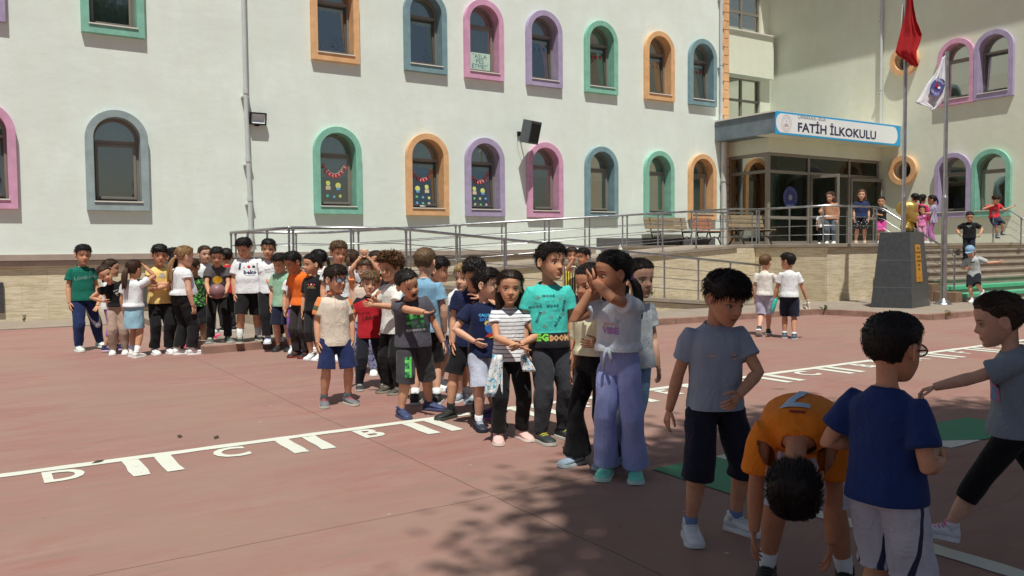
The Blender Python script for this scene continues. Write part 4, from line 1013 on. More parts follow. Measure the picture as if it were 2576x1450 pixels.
        return o
    # pants first
    if pants:
        kind, pcol = pants[0], pants[1]; pat = pants[2] if len(pants) > 2 else None; c2 = pants[3] if len(pants) > 3 else None
        mb = MB(); e_ = .006
        pr = [(z, x, y, oy) for z, x, y, oy in torso if .44 < z < .60]; wst = .575
        mb.rings([ring(x*b*.96+e_, (y+bel(z)*.5)*(.35+.65*b)*.97+e_, z, oy-bel(z)*.5) for z, x, y, oy in pr+[(.60, .083, .060, -.002)]])
        P_ = dict(shorts=(.064, .061, .063, .064, 1.0, .30), shortsm=(.066, .062, .060, .06, .93, .2), long_shorts=(.063, .059, .059, .06, 1.2, .2), trousers=(.060, .051, .046, .046, 1.93, .0), joggers=(.061, .053, .048, .036, 1.92, 0), leggings=(.058, .043, .041, .030, 1.9, 0), capri=(.059, .046, .043, .040, 1.45, 0),
                  wide=(.054, .051, .054, .060, 1.97, 0), skirt=(0, 0, 0, 0, 0, 0), flare=(.060, .046, .052, .072, 1.97, 0), cargo=(.068, .060, .055, .052, 1.9, 0))[kind]
        cuts = []
        if kind == 'skirt':
            z1 = .30; mb.rings([ring(.098*b+e_, .078*b, .53), ring(.104*b, .085*b, .47), ring(.106*b, .09*b, .40), ring(.108*b, .092*b, z1), ring(.108*b, .092*b, z1-.03)])
            cuts.append((SP(z1)[0], Rs[0] @ A(0, 0, -1), .14))
        else:
            r0, rk, rc, ra, end, _ = P_; lw = (.55+.45*b)*legw
            for k in 'ab':
                Hp, Kn, An, Rf, sd = legs[k]
                def LP(t): return Hp+(Kn-Hp)*t if t <= 1 else Kn+(An-Kn)*(t-1)
                ts = [0, .15, .5, .85, 1, 1.15, 1.4, 1.7, 1.9, 2.05]; rr = [r0*.82, r0, (r0+rk)/2, rk*1.02, rk, rk, rc, (rc+ra)/2, ra, ra]
                te = [t for t in ts if t < end+.02]; rv = [rr[i] for i, t in enumerate(ts) if t < end+.02]
                if kind in ('shorts', 'shortsm', 'long_shorts', 'capri'): te = te+[end, end+.12]; rv = rv+[P_[3], P_[3]]
                else: te = te+[end+.06]; rv = rv+[ra]
                o_ = sorted(zip(te, rv)); te = [a for a, _ in o_]; rv = [c for _, c in o_]
                pp_ = [LP(t) for t in te]
                if kind in ('shorts', 'long_shorts', 'shortsm', 'wide', 'flare', 'trousers', 'cargo'): pp_ = [q_+A(0, 0, 0) for q_ in pp_]
                mb.tube([tuple(x_*s) for x_ in pp_], [r_*s*lw for r_ in rv], 16)
                dr = LP(end+.02)-LP(end-.05); dr /= np.linalg.norm(dr)
                if kind != 'joggers': cuts.append((LP(end), dr, .10))
        cuts.append((SP(wst)[0], Rs[1] @ A(0, 0, 1), .15))
        garment(mb, kind if kind in ('shorts', 'leggings', 'trousers', 'skirt', 'joggers') else {'long_shorts': 'shorts', 'shortsm': 'shorts', 'wide': 'trousers', 'flare': 'trousers', 'cargo': 'trousers', 'capri': 'leggings'}[kind], m_cloth(kind+'_cloth', pcol, pat, c2), cuts,
                .0022 if kind in ('leggings', 'capri') else .0065, 9, asp=.55)
    # shirt
    so_ = None
    if shirt:
        scol = shirt[0]; pat = shirt[1] if len(shirt) > 1 else None; c2 = shirt[2] if len(shirt) > 2 else None
        mb = MB(); E = .010*ease; rs = []
        for z, x, y, oy in [(hem-.03, 0, 0, 0), (hem+.02, 0, 0, 0)]+[t_ for t_ in torso if t_[0] > hem+.03 and t_[0] > .52]:
            if z < .55 or x == 0:
                x, y, oy = (.101 if ease >= 1 else .093), .083, 0
                x *= 1; 
            if z <= .72: x = max(x, .088+.006*ease); y = max(y, .064)
            k_ = 1 if z < .79 else .6 if z < .82 else .45
            rs.append(ring(x*b+E*1.5*k_, (y+bel(z)*.5)*(.35+.65*b)+E*1.25*k_, z, oy-bel(z)*.5))
        mb.rings(rs); cuts = [(SP(hem)[0], SP(hem)[1] @ A(0, 0, -1), .165)]
        for k, sd in (('a', -1), ('b', 1)):
            Sh, El, Wr, R_ = sh[k]; AP = lambda t: Sh+(El-Sh)*t if t <= 1 else El+(Wr-El)*(t-1)
            if sl <= 1.05: ts = [-.25, 0, .3*sl, .75*sl, sl-.02, sl+.02]; rr = [.022, .037, .040+.002*ease, .040+.004*ease, .041+.006*ease, .040+.006*ease]
            else: ts = [-.22, 0, .4, .9, 1.1, 1.5, sl, sl+.12]; rr = [.030, .040, .040, .036, .035, .032, .028, .028]
            q_ = [AP(t) for t in ts]; q_[0] = Sh+R_ @ A(-sd*.035, 0, .0)
            mb.tube([tuple(x_*s) for x_ in q_], [r_*s*(.5+.5*b) for r_ in rr], 16)
            
        p_, R_ = SP(.836 if not collar else .842); cuts.append((p_+R_ @ A(0, .0, -.012), R_ @ A(0, -.28, 1), .10))
        so_ = garment(mb, 'shirt', m_cloth('shirt_cloth', scol, pat, c2), cuts, .0056*ease, 8.)
        if d < 12 and not collar:
            p_, R_ = SP(.826); rb = MB(); rb.tube([tuple((p_+R_ @ A(.0385*math.cos(a)*(.75+.25*b), .0365*math.sin(a)+.007, -.010+.010*math.sin(a)))*s) for a in [2*math.pi*j/24 for j in range(25)]], .0052*s, 6, caps=False)
            rb.build('neck_rib', m_cloth('rib_cloth', tuple(int(c_*.9) for c_ in scol)), so_, smooth=True)

        if collar:
            mb = MB(); p_, R_ = SP(.83)
            for rr_, zz, th_ in ((.043, .0, .0),):
                lo = []
                for j in range(25):
                    a = math.pi*1.5+.35+(2*math.pi-.7)*j/24; lo.append((math.cos(a), math.sin(a)))
                A_ = [tuple((p_+R_ @ A(x_*.041, y_*.041+.006, .018))*s) for x_, y_ in lo]; B_ = [tuple((p_+R_ @ A(x_*.060, y_*.056+.004, -.006))*s) for x_, y_ in lo]
                n_ = len(lo); mb.add(A_+B_, [(i, i+1, n_+i+1, n_+i) for i in range(n_-1)])
            co_ = mb.build('collar', m_cloth('collar_cloth', collar), T, smooth=True); q2 = co_.modifiers.new('s', 'SOLIDIFY'); q2.thickness = .006
    # prints on the shirt
    if prints and so_:
        dgm = bmesh.new(); dgm.from_mesh(so_.data); bvh = BVHTree.FromBMesh(dgm); dgm.free()
        for pr in prints:
            kind = pr[0]; cx, cz, sz, colr = pr[1:5]; opt = pr[5] if len(pr) > 5 else {}
            side = -1 if not opt.get('back') else 1
            if kind == 't': v_, f_ = text2d(opt['s'], sz, 0, opt.get('bold', sz*.02), res=1)
            else: v_, f_ = flat([[(x_*sz, y_*sz) for x_, y_ in opt['p']]], 0)
            rot = rad(opt.get('rot', 0)); cr, sr = math.cos(rot), math.sin(rot); sq_ = opt.get('sx', 1)
            bm = bmesh.new(); bv = [bm.verts.new((x_*sq_, y_, 0)) for x_, y_, _ in v_]
            for q_ in f_:
                try: bm.faces.new([bv[i] for i in q_])
                except ValueError: pass
            if (kind == 'p' and sz > .03) or sz > .1: bmesh.ops.triangulate(bm, faces=bm.faces); bmesh.ops.subdivide_edges(bm, edges=bm.edges, cuts=5 if sz > .1 else 3, use_grid_fill=True)
            ok = True
            for v2 in bm.verts:
                x_, y_ = v2.co.x*cr-v2.co.y*sr, v2.co.x*sr+v2.co.y*cr
                X_ = cx+x_*(-side if side > 0 else 1); Z_ = cz+y_; p_, R_ = SP(Z_); O = Vector((p_+R_ @ A(X_, side*.25, 0))*s); D = Vector(R_ @ A(0, -side, 0))
                h_ = bvh.ray_cast(O, D)
                v2.co = (h_[0]-D*(.005 if sz > .1 else .0024)) if h_[0] is not None and h_[3] < .32*s else Vector((p_+R_ @ A(X_, side*.09, 0))*s)
            me = bpy.data.meshes.new('print'); bm.to_mesh(me); bm.free(); me.polygons.foreach_set('use_smooth', [True]*len(me.polygons))
            me.materials.append(mat('shirt_print', S(*colr), .7, .08, 20, .1)); o = bpy.data.objects.new('print', me); COL.objects.link(o); o.parent = so_
    # socks + shoes
    for k in 'ab':
        Hp, Kn, An, Rf, sd = legs[k]
        if socks:
            mb = MB(); up = (Kn-An)/np.linalg.norm(Kn-An); hgt = socks[1] if len(socks) > 1 else .05
            mb.tube([tuple((An-A(0, 0, .02))*s), tuple(An*s), tuple((An+up*hgt)*s)], [.0265*s*lw0(b, legw), .0255*s*lw0(b, legw), (.0255+hgt*.06)*s*lw0(b, legw)], 14); mb.build('sock', m_cloth('sock_cloth', socks[0]), T, smooth=True)
        FM = Matrix.Translation(Vector(An*s)) @ Matrix([list(r_) for r_ in Rf]).to_4x4() @ Matrix.Scale(s*(.94+.06*b), 4)
        L = .166; mb = MB(); mb.M = FM; so2 = MB(); so2.M = FM; rs = []; sr = []
        prof = [(.040, .016, .030, .0), (.034, .026, .050, 0), (.015, .029, .058, 0), (-.010, .029, .055, 0), (-.035, .030, .043, 0), (-.06, .033, .034, 0), (-.085, .034, .029, 0), (-.105, .030, .024, .002), (-.118, .020, .017, .004), (-.124, .008, .010, .006)]
        for y_, w_, h_, zo in prof:
            rs.append([(w_*math.cos(a)*(.80 if math.sin(a) > .5 else 1), y_, -.044+(h_)*(.5+.5*math.sin(a))+zo*.5) for a in [2*math.pi*j/16 for j in range(16)]])
            zb, zt = -.0515, -.036+zo*.7
            sr.append([(w_*1.06+.0015, y_*1.03, zb+zo*.6), (w_*1.08+.0015, y_*1.03, (zb+zt)/2+zo*.3), (w_*1.05, y_*1.03, zt), (-w_*1.05, y_*1.03, zt), (-w_*1.08-.0015, y_*1.03, (zb+zt)/2+zo*.3), (-w_*1.06-.0015, y_*1.03, zb+zo*.6)])
        mb.rings(rs); mb.tube([(0, .004, -.012), (0, .006, .010), (0, .006, .018)], [.029, .0275, .027], 14)
        sc, sc2 = shoes[0], shoes[1]
        lace = mat('shoe_laces', S(*(shoes[2] if len(shoes) > 2 else sc2)), .8, .1, 20, .1)
        sh_o = mb.build('shoe', mat('shoe_upper', S(*sc), .6, .14, 14, .15), T, smooth=True); so2.rings(sr); so2.build('sole', mat('shoe_sole', S(*sc2), .7, .1, 14, .1), sh_o, smooth=True, angle=50)
        lc = MB(); lc.M = FM
        for y_, z_, w_ in ((-.028, .003, .021), (-.040, -.003, .022), (-.052, -.009, .023)): lc.tube([(-w_, y_+.006, z_-.010), (-w_*.5, y_, z_), (w_*.5, y_-.002, z_), (w_, y_+.006, z_-.010)], .0034, 6)
        lc.build('laces', lace, sh_o, smooth=True)
    Pz = Pose(); Pz.T = T; Pz.s = s; Pz.sh = sh; Pz.SP = SP; Pz.TP = TP; Pz.legs = legs; Pz.HM = HM; Pz.A = A; Pz.M = T.matrix_world; Pz.pos = pos; Pz.rz = rad(-az+yaw)
    PEOPLE[key] = Pz; return Pz
def lw0(b, legw): return (.5+.5*b)*legw
def W_(P, v): return Matrix.Translation(P.pos) @ Matrix.Rotation(P.rz, 4, 'Z') @ Vector(v)
# ================================================================== the children
K = (30, 29, 31); N_ = (36, 42, 66); W = (228, 230, 232)
BK = (26, 20, 18); BR = (60, 42, 30); LB = (112, 84, 56)
P_ = person
ELBOW = dict(pa=(-1, -.5, -.1), pb=(1, -.5, -.1))
def t_(s, cx, cz, sz, c, **o): return ('t', cx, cz, sz, c, dict(s=s, **o))
def p_(p, cx, cz, sz, c, **o): return ('p', cx, cz, sz, c, dict(p=p, **o))
CIRC = [(math.cos(i*math.pi/10), math.sin(i*math.pi/10)) for i in range(20)]
SQ = [(-1, -1), (1, -1), (1, 1), (-1, 1)]
# --- left group
P_('london', 205, 612, 'boy in dark green T-shirt reading LONDON and blue joggers, far left', foot=884, yaw=14, head=(0, 4, 3), tone='a', hcol=BK, shirt=((22, 104, 88),), pants=('joggers', (38, 54, 98), 'sidestripe', (200, 205, 215)), hem=.47, shoes=((206, 222, 212), (225, 230, 225)),
   fa=(-.055, .01), fb=(.16, -.10), tb=20, prints=(t_('LONDON', .01, .70, .046, (120, 165, 155), rot=7, sx=.9),))
P_('bluetie', 272, 652, 'girl with blue hair band and purple leggings behind the leaning girl in black', foot=884, yaw=80, hair='pony', hcol=BR, tone='a', shirt=(W,), pants=('capri', (150, 96, 184)), shoes=((60, 56, 92), (200, 180, 210)), pony=(0, .42, .26, .3), tie=(60, 110, 200), hb=(-.02, -.12, .50), fa=(-.04, -.05), fb=(.04, .08))
P_('blacktee', 292, 668, 'girl in black T-shirt and beige trousers leaning over to the left', foot=893, H=1.27, yaw=-4, lean=(16, -20), head=(4, -6, -6), hair='pony', hcol=BR, tone='a', shirt=((24, 24, 26),), pants=('joggers', (176, 152, 138)), shoes=((232, 232, 226), (236, 236, 232)), hem=.52, sl=.3, ha=(-.13, .03, .58), pa=(-1, -.3, .1),
   hb=(.10, -.10, .5), prints=(t_('BEARS', .02, .735, .018, (200, 200, 200)), p_(CIRC, .02, .70, .017, (190, 190, 190)), t_('club', .02, .67, .014, (190, 190, 190))))
P_('denim', 332, 654, 'girl with long ponytail, white T-shirt and pale denim skirt holding her head', foot=900, yaw=150, head=(-15, 0, 0), hair='pony', hcol=(66, 44, 32), shirt=(W,), pants=('skirt', (150, 190, 208)), socks=(W, .07), shoes=((222, 222, 216), (235, 235, 232)), hem=.52, ha=(-.10, .06, .93), pa=(-1, .3, -.8), pony=(0, .47, .16, 1.35), tone='b', fa=(-.05, -.06), fb=(.055, .04), ta=-10)
P_('yellow', 400, 612, 'boy in yellow T-shirt and black trousers with folded arms', foot=892, yaw=14, head=(-6, 2, 0), hair='fringe', hcol=BK, tone='b', shirt=((232, 200, 124),), pants=('trousers', K), shoes=((228, 228, 226), (232, 232, 230), (90, 90, 100)), hem=.46, ha=(.06, .135, .635), hb=(-.055, .15, .60), pa=(-1, .2, -.5), pb=(1, .2, -.5), build=1.06, prints=(p_([(-1, -.4), (-.3, .6), (.2, .9), (1, .1), (.5, -.6)], .0, .73, .035, (176, 176, 160)),))
P_('scrunchie', 456, 616, 'stout girl with long fair ponytail, pink scrunchie, white top and black trousers', foot=894, yaw=118, head=(-8, 4, 0), hair='pony', hcol=(150, 116, 80), tone='c', shirt=(W,), pants=('trousers', K), shoes=((240, 240, 240), (244, 244, 244)), hem=.55, build=1.32, belly=.035, pony=(0, .46, -.02, 1.5), tie=(225, 185, 200, 1), sl=.3, ease=.8, fa=(-.05, .05), fb=(.06, -.03),
   prints=(p_([(0, 1), (.3, .2), (1, .3), (.5, -.2), (.8, -.9), (0, -.4), (-.8, -.9), (-.5, -.2), (-1, .3), (-.3, .2)], .02, .66, .04, (50, 60, 90)),))
P_('behind1', 432, 621, 'dark haired boy half hidden behind the boy in yellow', d=12.6, yaw=40, hcol=BK, shirt=((60, 64, 58),), pants=('trousers', K))
P_('behind2', 444, 640, 'child with curly black hair behind the girl with the pink scrunchie', d=12.3, yaw=95, hair='curly', hvol=.6, hcol=(24, 20, 20), shirt=((58, 56, 50),), pants=('trousers', (40, 40, 44)))
P_('pinkpants', 470, 690, 'girl in pink trousers kicking one pink shoe out behind the stout girl', d=12.2, yaw=85, hair='pony', hcol=BR, shirt=((215, 140, 160),), pants=('trousers', (214, 104, 128), 'check', (160, 50, 84)), socks=((150, 130, 140), .04), shoes=((232, 100, 136), (220, 90, 130)), fa=(-.05, -.08), fb=(.05, .30, .06, -25))
P_('greenprint', 490, 648, 'boy in dark T-shirt with bright green print looking down', d=12.1, yaw=12, head=(-50, 16, 0), hcol=BR, tone='a', shirt=((46, 60, 48), 'print', (110, 205, 90)), pants=('shorts', K), shoes=(K, W))
P_('jeansgirl', 512, 617, 'girl with dark ponytail in white T-shirt and pale blue wide jeans', foot=838, z0=PZ, yaw=24, hair='pony', pony=(0, .45, .33, .35), hcol=(70, 48, 34), tone='c', shirt=(W,), pants=('wide', (134, 168, 206), 'jeans', (160, 190, 222)), shoes=((220, 226, 232), W), hem=.53)
P_('redback', 570, 624, 'boy in red T-shirt standing behind the boy with the ball', foot=834, z0=PZ, yaw=205, head=(-20, 0, 0), hcol=BK, shirt=((192, 34, 48),), pants=('trousers', K), shoes=(K, W))
ball_boy = P_('smiley', 546, 622, 'boy in charcoal T-shirt with yellow winking face holding a ball', foot=862, z0=PZ, H=1.38, yaw=-2, lean=(14, 0), head=(2, -2, 0), hcol=BK, tone='b', shirt=((84, 80, 82),), pants=('trousers', K), shoes=((92, 100, 96), (190, 190, 186), (225, 225, 220)), hem=.46, ha=(-.078, .20, .515), hb=(.078, .20, .515), na=(1, .2, .5), nb=(-1, .2, .5), ca=30, cb=30, fa=(-.085, 0), fb=(.085, .02), ta=-8, tb=22,
   prints=(p_(CIRC, .0, .675, .047, (226, 172, 36)), t_("-", -.018, .693, .035, K, bold=.001, rot=-18), t_("'", .016, .676, .05, K), t_("~~", -.018, .66, .035, K), t_(")", .003, .652, .05, K, rot=-90, sx=1)))
P_('beko', 622, 592, 'boy in white football shirt reading beko and black shorts', foot=862, z0=PZ, yaw=4, head=(-38, 20, 0), hcol=BK, tone='a', build=1.18, belly=.012, shirt=((232, 234, 238),), pants=('shorts', K), socks=(W, .09), shoes=((44, 46, 46), (200, 196, 180)), hem=.46, sl=.66, fa=(-.085, .01), fb=(.09, -.10), ta=-4, tb=18,
   prints=(t_('beko', .015, .672, .058, (36, 42, 78), bold=.0022), p_([(-1, -.04), (1, 0), (1, .05), (-1, .02)], .015, .638, .045, (36, 42, 78)), p_(CIRC, .005, .728, .014, (196, 30, 44)), t_('C', .006, .728, .018, W), p_([(-1, -1), (1, -1), (1, .6), (0, 1), (-1, .6)], .048, .73, .013, (52, 50, 56)),
           t_('///', -.038, .722, .018, K), p_([(-.2, -1), (.25, -.9), (.5, .8), (.1, 1)], -.079, .735, .038, (40, 48, 92)), p_([(-.2, .8), (.2, 1), (.25, -.9), (-.1, -1)], .084, .735, .038, (40, 48, 92))))
P_('keepmy', 676, 598, 'boy in white T-shirt with thin blue script and black cargo trousers', foot=862, z0=PZ, yaw=-4, head=(-4, 4, 2), hcol=BK, tone='a', shirt=(W,), pants=('cargo', K), shoes=((212, 220, 228), W, (70, 90, 130)), hem=.47, ha=(.05, .11, .50), fa=(-.02, .08), fb=(.08, -.10),
   prints=(t_('keep my', .01, .725, .028, (70, 80, 110), shear=.3, rot=12, bold=0), t_('Memory', .015, .695, .028, (150, 175, 195), rot=12, bold=0)))
P_('mint', 710, 632, 'boy in pale green T-shirt and navy shorts looking down', foot=884, yaw=-20, head=(-12, 20, 0), hcol=BK, tone='a', shirt=((150, 190, 162),), pants=('shorts', (30, 34, 56)), shoes=((34, 34, 36), (60, 60, 60)), hem=.45, sl=.62)
P_('barbie', 742, 650, 'child in white T-shirt with purple lettering and purple leggings', foot=888, yaw=-8, head=(-20, 6, 0), hcol=(44, 32, 26), hair='pony', tone='a', shirt=(W,), pants=('capri', (126, 84, 168)), shoes=((232, 236, 236), W), socks=((205, 205, 215), .03), hem=.49, fa=(-.045, .03), fb=(.05, -.06), prints=(t_('Ba', .01, .695, .07, (150, 100, 160), shear=.2),))
P_('orange', 756, 610, 'boy in bright orange T-shirt and dark trousers leaning forward', foot=900, H=1.43, yaw=-42, lean=(15, 0), head=(-12, 4, 0), hcol=BK, tone='d', shirt=((240, 116, 40),), pants=('trousers', (56, 50, 50)), shoes=((40, 36, 38), (130, 50, 44)), hem=.48)
P_('flower', 790, 637, 'girl in black T-shirt with flower print and green hair tie', foot=906, yaw=-28, head=(-34, 2, 0), hair='pony', hcol=BK, tone='b', shirt=((28, 27, 29),), pants=('capri', (44, 42, 44)), shoes=(W, W), pony=(0, .44, .22, .5), tie=(90, 225, 90), fa=(-.05, 0), fb=(.05, .03), hem=.46, sl=.75, build=.95,
   prints=(p_(CIRC, -.030, .728, .0085, (210, 70, 70)), p_(CIRC, .0, .730, .0095, (236, 170, 190)), p_(CIRC, .030, .728, .0085, (210, 60, 66)), t_('your idea', 0, .710, .016, (230, 190, 60)), t_('FULLY GENERATE', 0, .695, .011, (190, 185, 150))))
P_('blackhair', 806, 626, 'girl with thick black hair behind the girl with the green hair tie', d=11.6, yaw=-110, hair='pony', hvol=1.2, hcol=(20, 17, 18), shirt=(W, 'hstripe', (60, 60, 70)), pants=('trousers', K))
P_('tallwhite', 848, 601, 'tall boy with light brown hair in plain white T-shirt', foot=908, yaw=10, head=(8, 10, 0), hcol=(96, 72, 48), tone='a', shirt=(W,), pants=('joggers', (50, 50, 54)), shoes=(W, W), socks=(W, .05), hem=.46, fa=(-.04, 0), fb=(.09, -.06), prints=(p_(SQ, .045, .71, .014, (70, 80, 96)),))
P_('brownbun', 882, 626, 'girl with brown hair tied back, seen from behind the white shirt boy', d=11.4, yaw=160, hair='pony', hcol=(84, 60, 44), shirt=((190, 190, 196),), pants=('trousers', K))
P_('hands', 916, 648, 'child in glasses holding both hands on top of the head', d=9.3, yaw=0, head=(0, 6, 0), hair='short', hcol=(92, 70, 52), glasses=(190, 170, 160), tone='a', shirt=((214, 196, 180), 'raglan', (226, 140, 90)), pants=('trousers', (150, 158, 190), 'print', (50, 56, 110)), ha=(-.028, .07, 1.0), hb=(.028, .07, 1.0), pa=(-1, .1, -.1), pb=(1, .1, -.1), na=(0, -.6, -1), nb=(0, -.6, -1), ca=8, cb=8)
P_('behindhands', 944, 629, 'dark haired girl in black behind the child holding her head', d=10.6, yaw=14, hair='pony', hcol=BR, tone='a', shirt=((30, 30, 34),), pants=('trousers', K))
# --- middle
P_('polo', 838, 667, 'boy in blue glasses, beige polo shirt with orange shoulders and navy shorts', foot=1022, yaw=8, head=(34, 0, 0), hcol=(46, 32, 24), hair='fringe', tone='a', shirt=((214, 200, 184), 'raglan', (232, 138, 78)), collar=(206, 120, 84), pants=('shorts', (36, 46, 88), 'sidestripe', (190, 196, 206)), socks=((70, 80, 84), .035), shoes=((112, 112, 118), (188, 186, 172), (170, 60, 66)), hem=.43, sl=.62, glasses=(46, 60, 104),
   fa=(-.085, .01), fb=(.085, 0), ta=-4, tb=22, build=1.04, prints=(p_([(-1, -.3), (0, .8), (1, -.3), (.8, -.8), (-.8, -.8)], .052, .715, .013, (224, 170, 160)), p_([(-.1, -1), (.1, -1), (.12, 1), (-.12, 1)], 0.0, .755, .032, (190, 176, 160))))
P_('league', 925, 683, 'fair boy in red and black shirt reading LEAGUE', foot=980, yaw=2, lean=(0, 3), head=(-4, 2, 3), hcol=(124, 98, 68), hair='fringe', tone='c', shirt=((180, 34, 46), 'shoulders', (34, 30, 34)), pants=('joggers', (34, 36, 46)), shoes=((50, 54, 54), (190, 190, 180)), socks=(K, .02), hem=.44, sl=.62, hb=(.12, .10, .52), ha=(-.17, .02, .47), fa=(-.09, .03), fb=(.13, -.10), tb=30,
   prints=(t_('LEAGUE', .03, .625, .05, (50, 20, 28), rot=8, bold=.001), t_('summer', -.03, .67, .02, (90, 24, 34), rot=8)))
P_('curly', 990, 637, 'boy with curly brown hair in white T-shirt and black track trousers', foot=990, yaw=-48, head=(0, 4, 0), hair='curly', hvol=.75, hcol=(112, 80, 52), tone='b', shirt=((226, 226, 220),), pants=('trousers', (30, 30, 32), 'sidestripe', (120, 120, 126)), shoes=((70, 66, 60), (150, 146, 130)), hem=.43, sl=.72, ha=(-.02, .16, .70), pa=(-1, .2, -1), hb=(.02, .20, .64), pb=(.6, .2, -1))
P_('bluetee', 1066, 618, 'boy with cropped brown hair and light blue T-shirt, seen from behind', foot=1020, yaw=172, head=(-12, 0, 0), hair='buzz', hcol=(104, 82, 58), tone='c', shirt=((132, 176, 204),), pants=('shorts', K), socks=(W, .05), shoes=((34, 34, 36), (200, 200, 200)), hem=.46, fa=(-.07, 0), fb=(.07, 0))
P_('whitepurple', 1094, 645, 'boy with dark fringe in white T-shirt, looking right behind the light blue shirt', d=8.3, yaw=70, hair='fringe', hcol=BK, shirt=((222, 222, 238),), pants=('shorts', (60, 66, 96)), socks=(W, .05))
P_('shout', 1036, 672, 'shouting boy in charcoal T-shirt with green pixel print, pointing forward', foot=1046, H=1.27, yaw=14, lean=(14, -10), head=(10, 2, -8), hcol=BK, hair='buzz', hvol=1.5, tone='a', build=1.2, belly=.012, mouth=1.35, shirt=((80, 78, 88),), pants=('long_shorts', (66, 64, 68)), shoes=((56, 68, 104), (70, 76, 110), (80, 90, 130)), hem=.46, sl=.6, ha=(.015, .27, .80, 1), pa=(-1, .1, -.35), na=(0, .2, 1), hb=(.19, .06, .48), ca=12,
   fa=(-.10, .05), fb=(.13, -.10), tb=45, ta=10,
   prints=tuple([p_(SQ, -.047+.0235*i, .722-.0235*j, .0116, ((44, 140, 70), (90, 190, 90), (30, 96, 56), (120, 210, 120), (24, 70, 44))[(i*3+j*2+i*j) % 5]) for i in range(5) for j in range(4) if i != 2 or j == 1])+(t_('HOSTILE', 0, .618, .038, (26, 76, 50), bold=.002), t_('BEHAVIOUR', 0, .588, .024, (190, 200, 200))))
P_('profile', 1150, 657, 'dark haired boy in white T-shirt behind the navy shirts, facing right', foot=1000, yaw=55, head=(0, 6, 0), hcol=BK, tone='b', shirt=(W,), pants=('shorts', K), lean=(10, 0), ha=(-.08, .16, .70), hb=(.05, .18, .72), pa=(-.6, 0, -1))
P_('blond', 1172, 664, 'fair haired child squeezed between the white and navy shirts', d=7.6, yaw=-30, hcol=(190, 160, 116), tone='c', shirt=((70, 74, 90),), pants=('shorts', (50, 54, 70)), shoes=((120, 130, 140), W))
P_('navyboy', 1184, 652, 'boy with tousled black hair in plain navy T-shirt and black shorts', foot=1052, yaw=-8, lean=(12, 5), head=(16, 8, 0), hvol=1.3, hcol=BK, tone='a', shirt=((28, 36, 70),), pants=('shorts', (26, 26, 28)), shoes=((36, 38, 38), (60, 64, 60)), socks=(K, .04), hem=.44, fa=(-.13, .04), fb=(.02, -.04), ta=-35, tb=20, hb=(.08, .12, .74), H=1.36)
P_('bat', 1216, 675, 'boy in red glasses and navy T-shirt with blue lettering and grey shorts', foot=1080, yaw=14, head=(52, 0, 0), hair='short', hcol=(30, 22, 20), glasses=(90, 50, 50), tone='c', shirt=((26, 34, 66),), pants=('shorts', (190, 196, 214)), socks=(W, .04), shoes=((40, 44, 62), (30, 32, 44), (200, 205, 215)), hem=.45, ha=(-.085, .07, .555), pa=(-1, -.35, .05), fa=(-.05, .03), fb=(.09, -.07), ta=2, tb=10,
   prints=(t_('CALLING ALL', .02, .735, .024, (60, 160, 210), bold=.0012), t_('BATWHEELS', .02, .705, .034, (50, 120, 200), bold=.0015, sx=.7), p_(CIRC, .025, .65, .040, (40, 110, 190)), p_(CIRC, .0, .68, .017, (232, 208, 90)), p_([(-1, -.3), (-.3, .4), (.8, .5), (1, -.4)], .03, .60, .045, (190, 60, 50)), p_([(-1, -.2), (0, .25), (1, .3), (.9, -.1)], .04, .585, .035, (225, 190, 60))))
P_('yellowkid', 1246, 688, 'child in yellow shirt hidden behind the boy in red glasses', d=6.9, yaw=-70, hcol=BR, tone='b', shirt=((226, 196, 30),), pants=('shorts', (60, 66, 96)), shoes=((50, 54, 110), (190, 90, 150)), hb=(0, .16, .80), ha=(-.05, .16, .80))
P_('stripe', 1280, 680, 'smiling girl in white T-shirt with thin navy stripes, hands together', foot=1114, yaw=4, head=(0, 0, 2), hair='long', hvol=.8, hcol=(50, 36, 27), tone='b', shirt=((230, 231, 234), 'hstripe', (40, 46, 74)), pants=('trousers', (26, 26, 28)), ha=(.03, .155, .575), hb=(.055, .15, .585), pa=(-1, -.1, -.5), pb=(1, -.1, -.5), na=(.6, 0, .6), ca=6, cb=14, shoes=((224, 182, 174), (232, 216, 206), (236, 200, 190)), hem=.475, sl=.42, fa=(-.075, .02), fb=(.07, -.05), tb=25, build=.97)
P_('turq', 1378, 607, 'boy in turquoise T-shirt with scattered lettering and charcoal joggers', foot=1112, yaw=10, head=(30, -3, 4), tone='b', hcol=(28, 21, 18), hvol=1.15, shirt=((74, 202, 190), 'band', (36, 36, 42)), pants=('joggers', (58, 60, 66)), shoes=((42, 50, 52), (186, 186, 174), (190, 180, 60)), hem=.475, fa=(-.05, .03), fb=(.075, -.03), ta=22, tb=30,
   prints=tuple([t_('BOOM', x, z, .021, (44, 92, 100), rot=r, sx=-1) for x, z, r in ((-.01, .755, 0), (.01, .70, 2), (-.075, .695, 10), (.035, .615, 60), (-.06, .64, 70), (.07, .70, 80))]+[t_('EE', x, z, .022, (150, 150, 130), rot=r, bold=0) for x, z, r in ((.05, .735, 0), (-.035, .665, 25), (.065, .655, 40), (-.03, .59, -30), (.0, .64, 0), (-.06, .745, 50))]+[t_(w_, x, z, .010, (70, 130, 135), rot=r, bold=0) for w_, x, z, r in (('planet comics', .0, .728, 5), ('extra', .04, .685, 10), ('for a new day', .02, .675, 0), ('sparkling', -.06, .715, 0), ('cool', -.07, .61, 40), ('boom boom', .0, .615, 8))])+
   (t_('EG', -.045, .528, .052, (120, 205, 70), bold=.003), t_('BOOM', .042, .524, .040, (196, 150, 104), bold=.003, sx=.85), t_('THE', -.005, .525, .016, (170, 90, 90)))) 
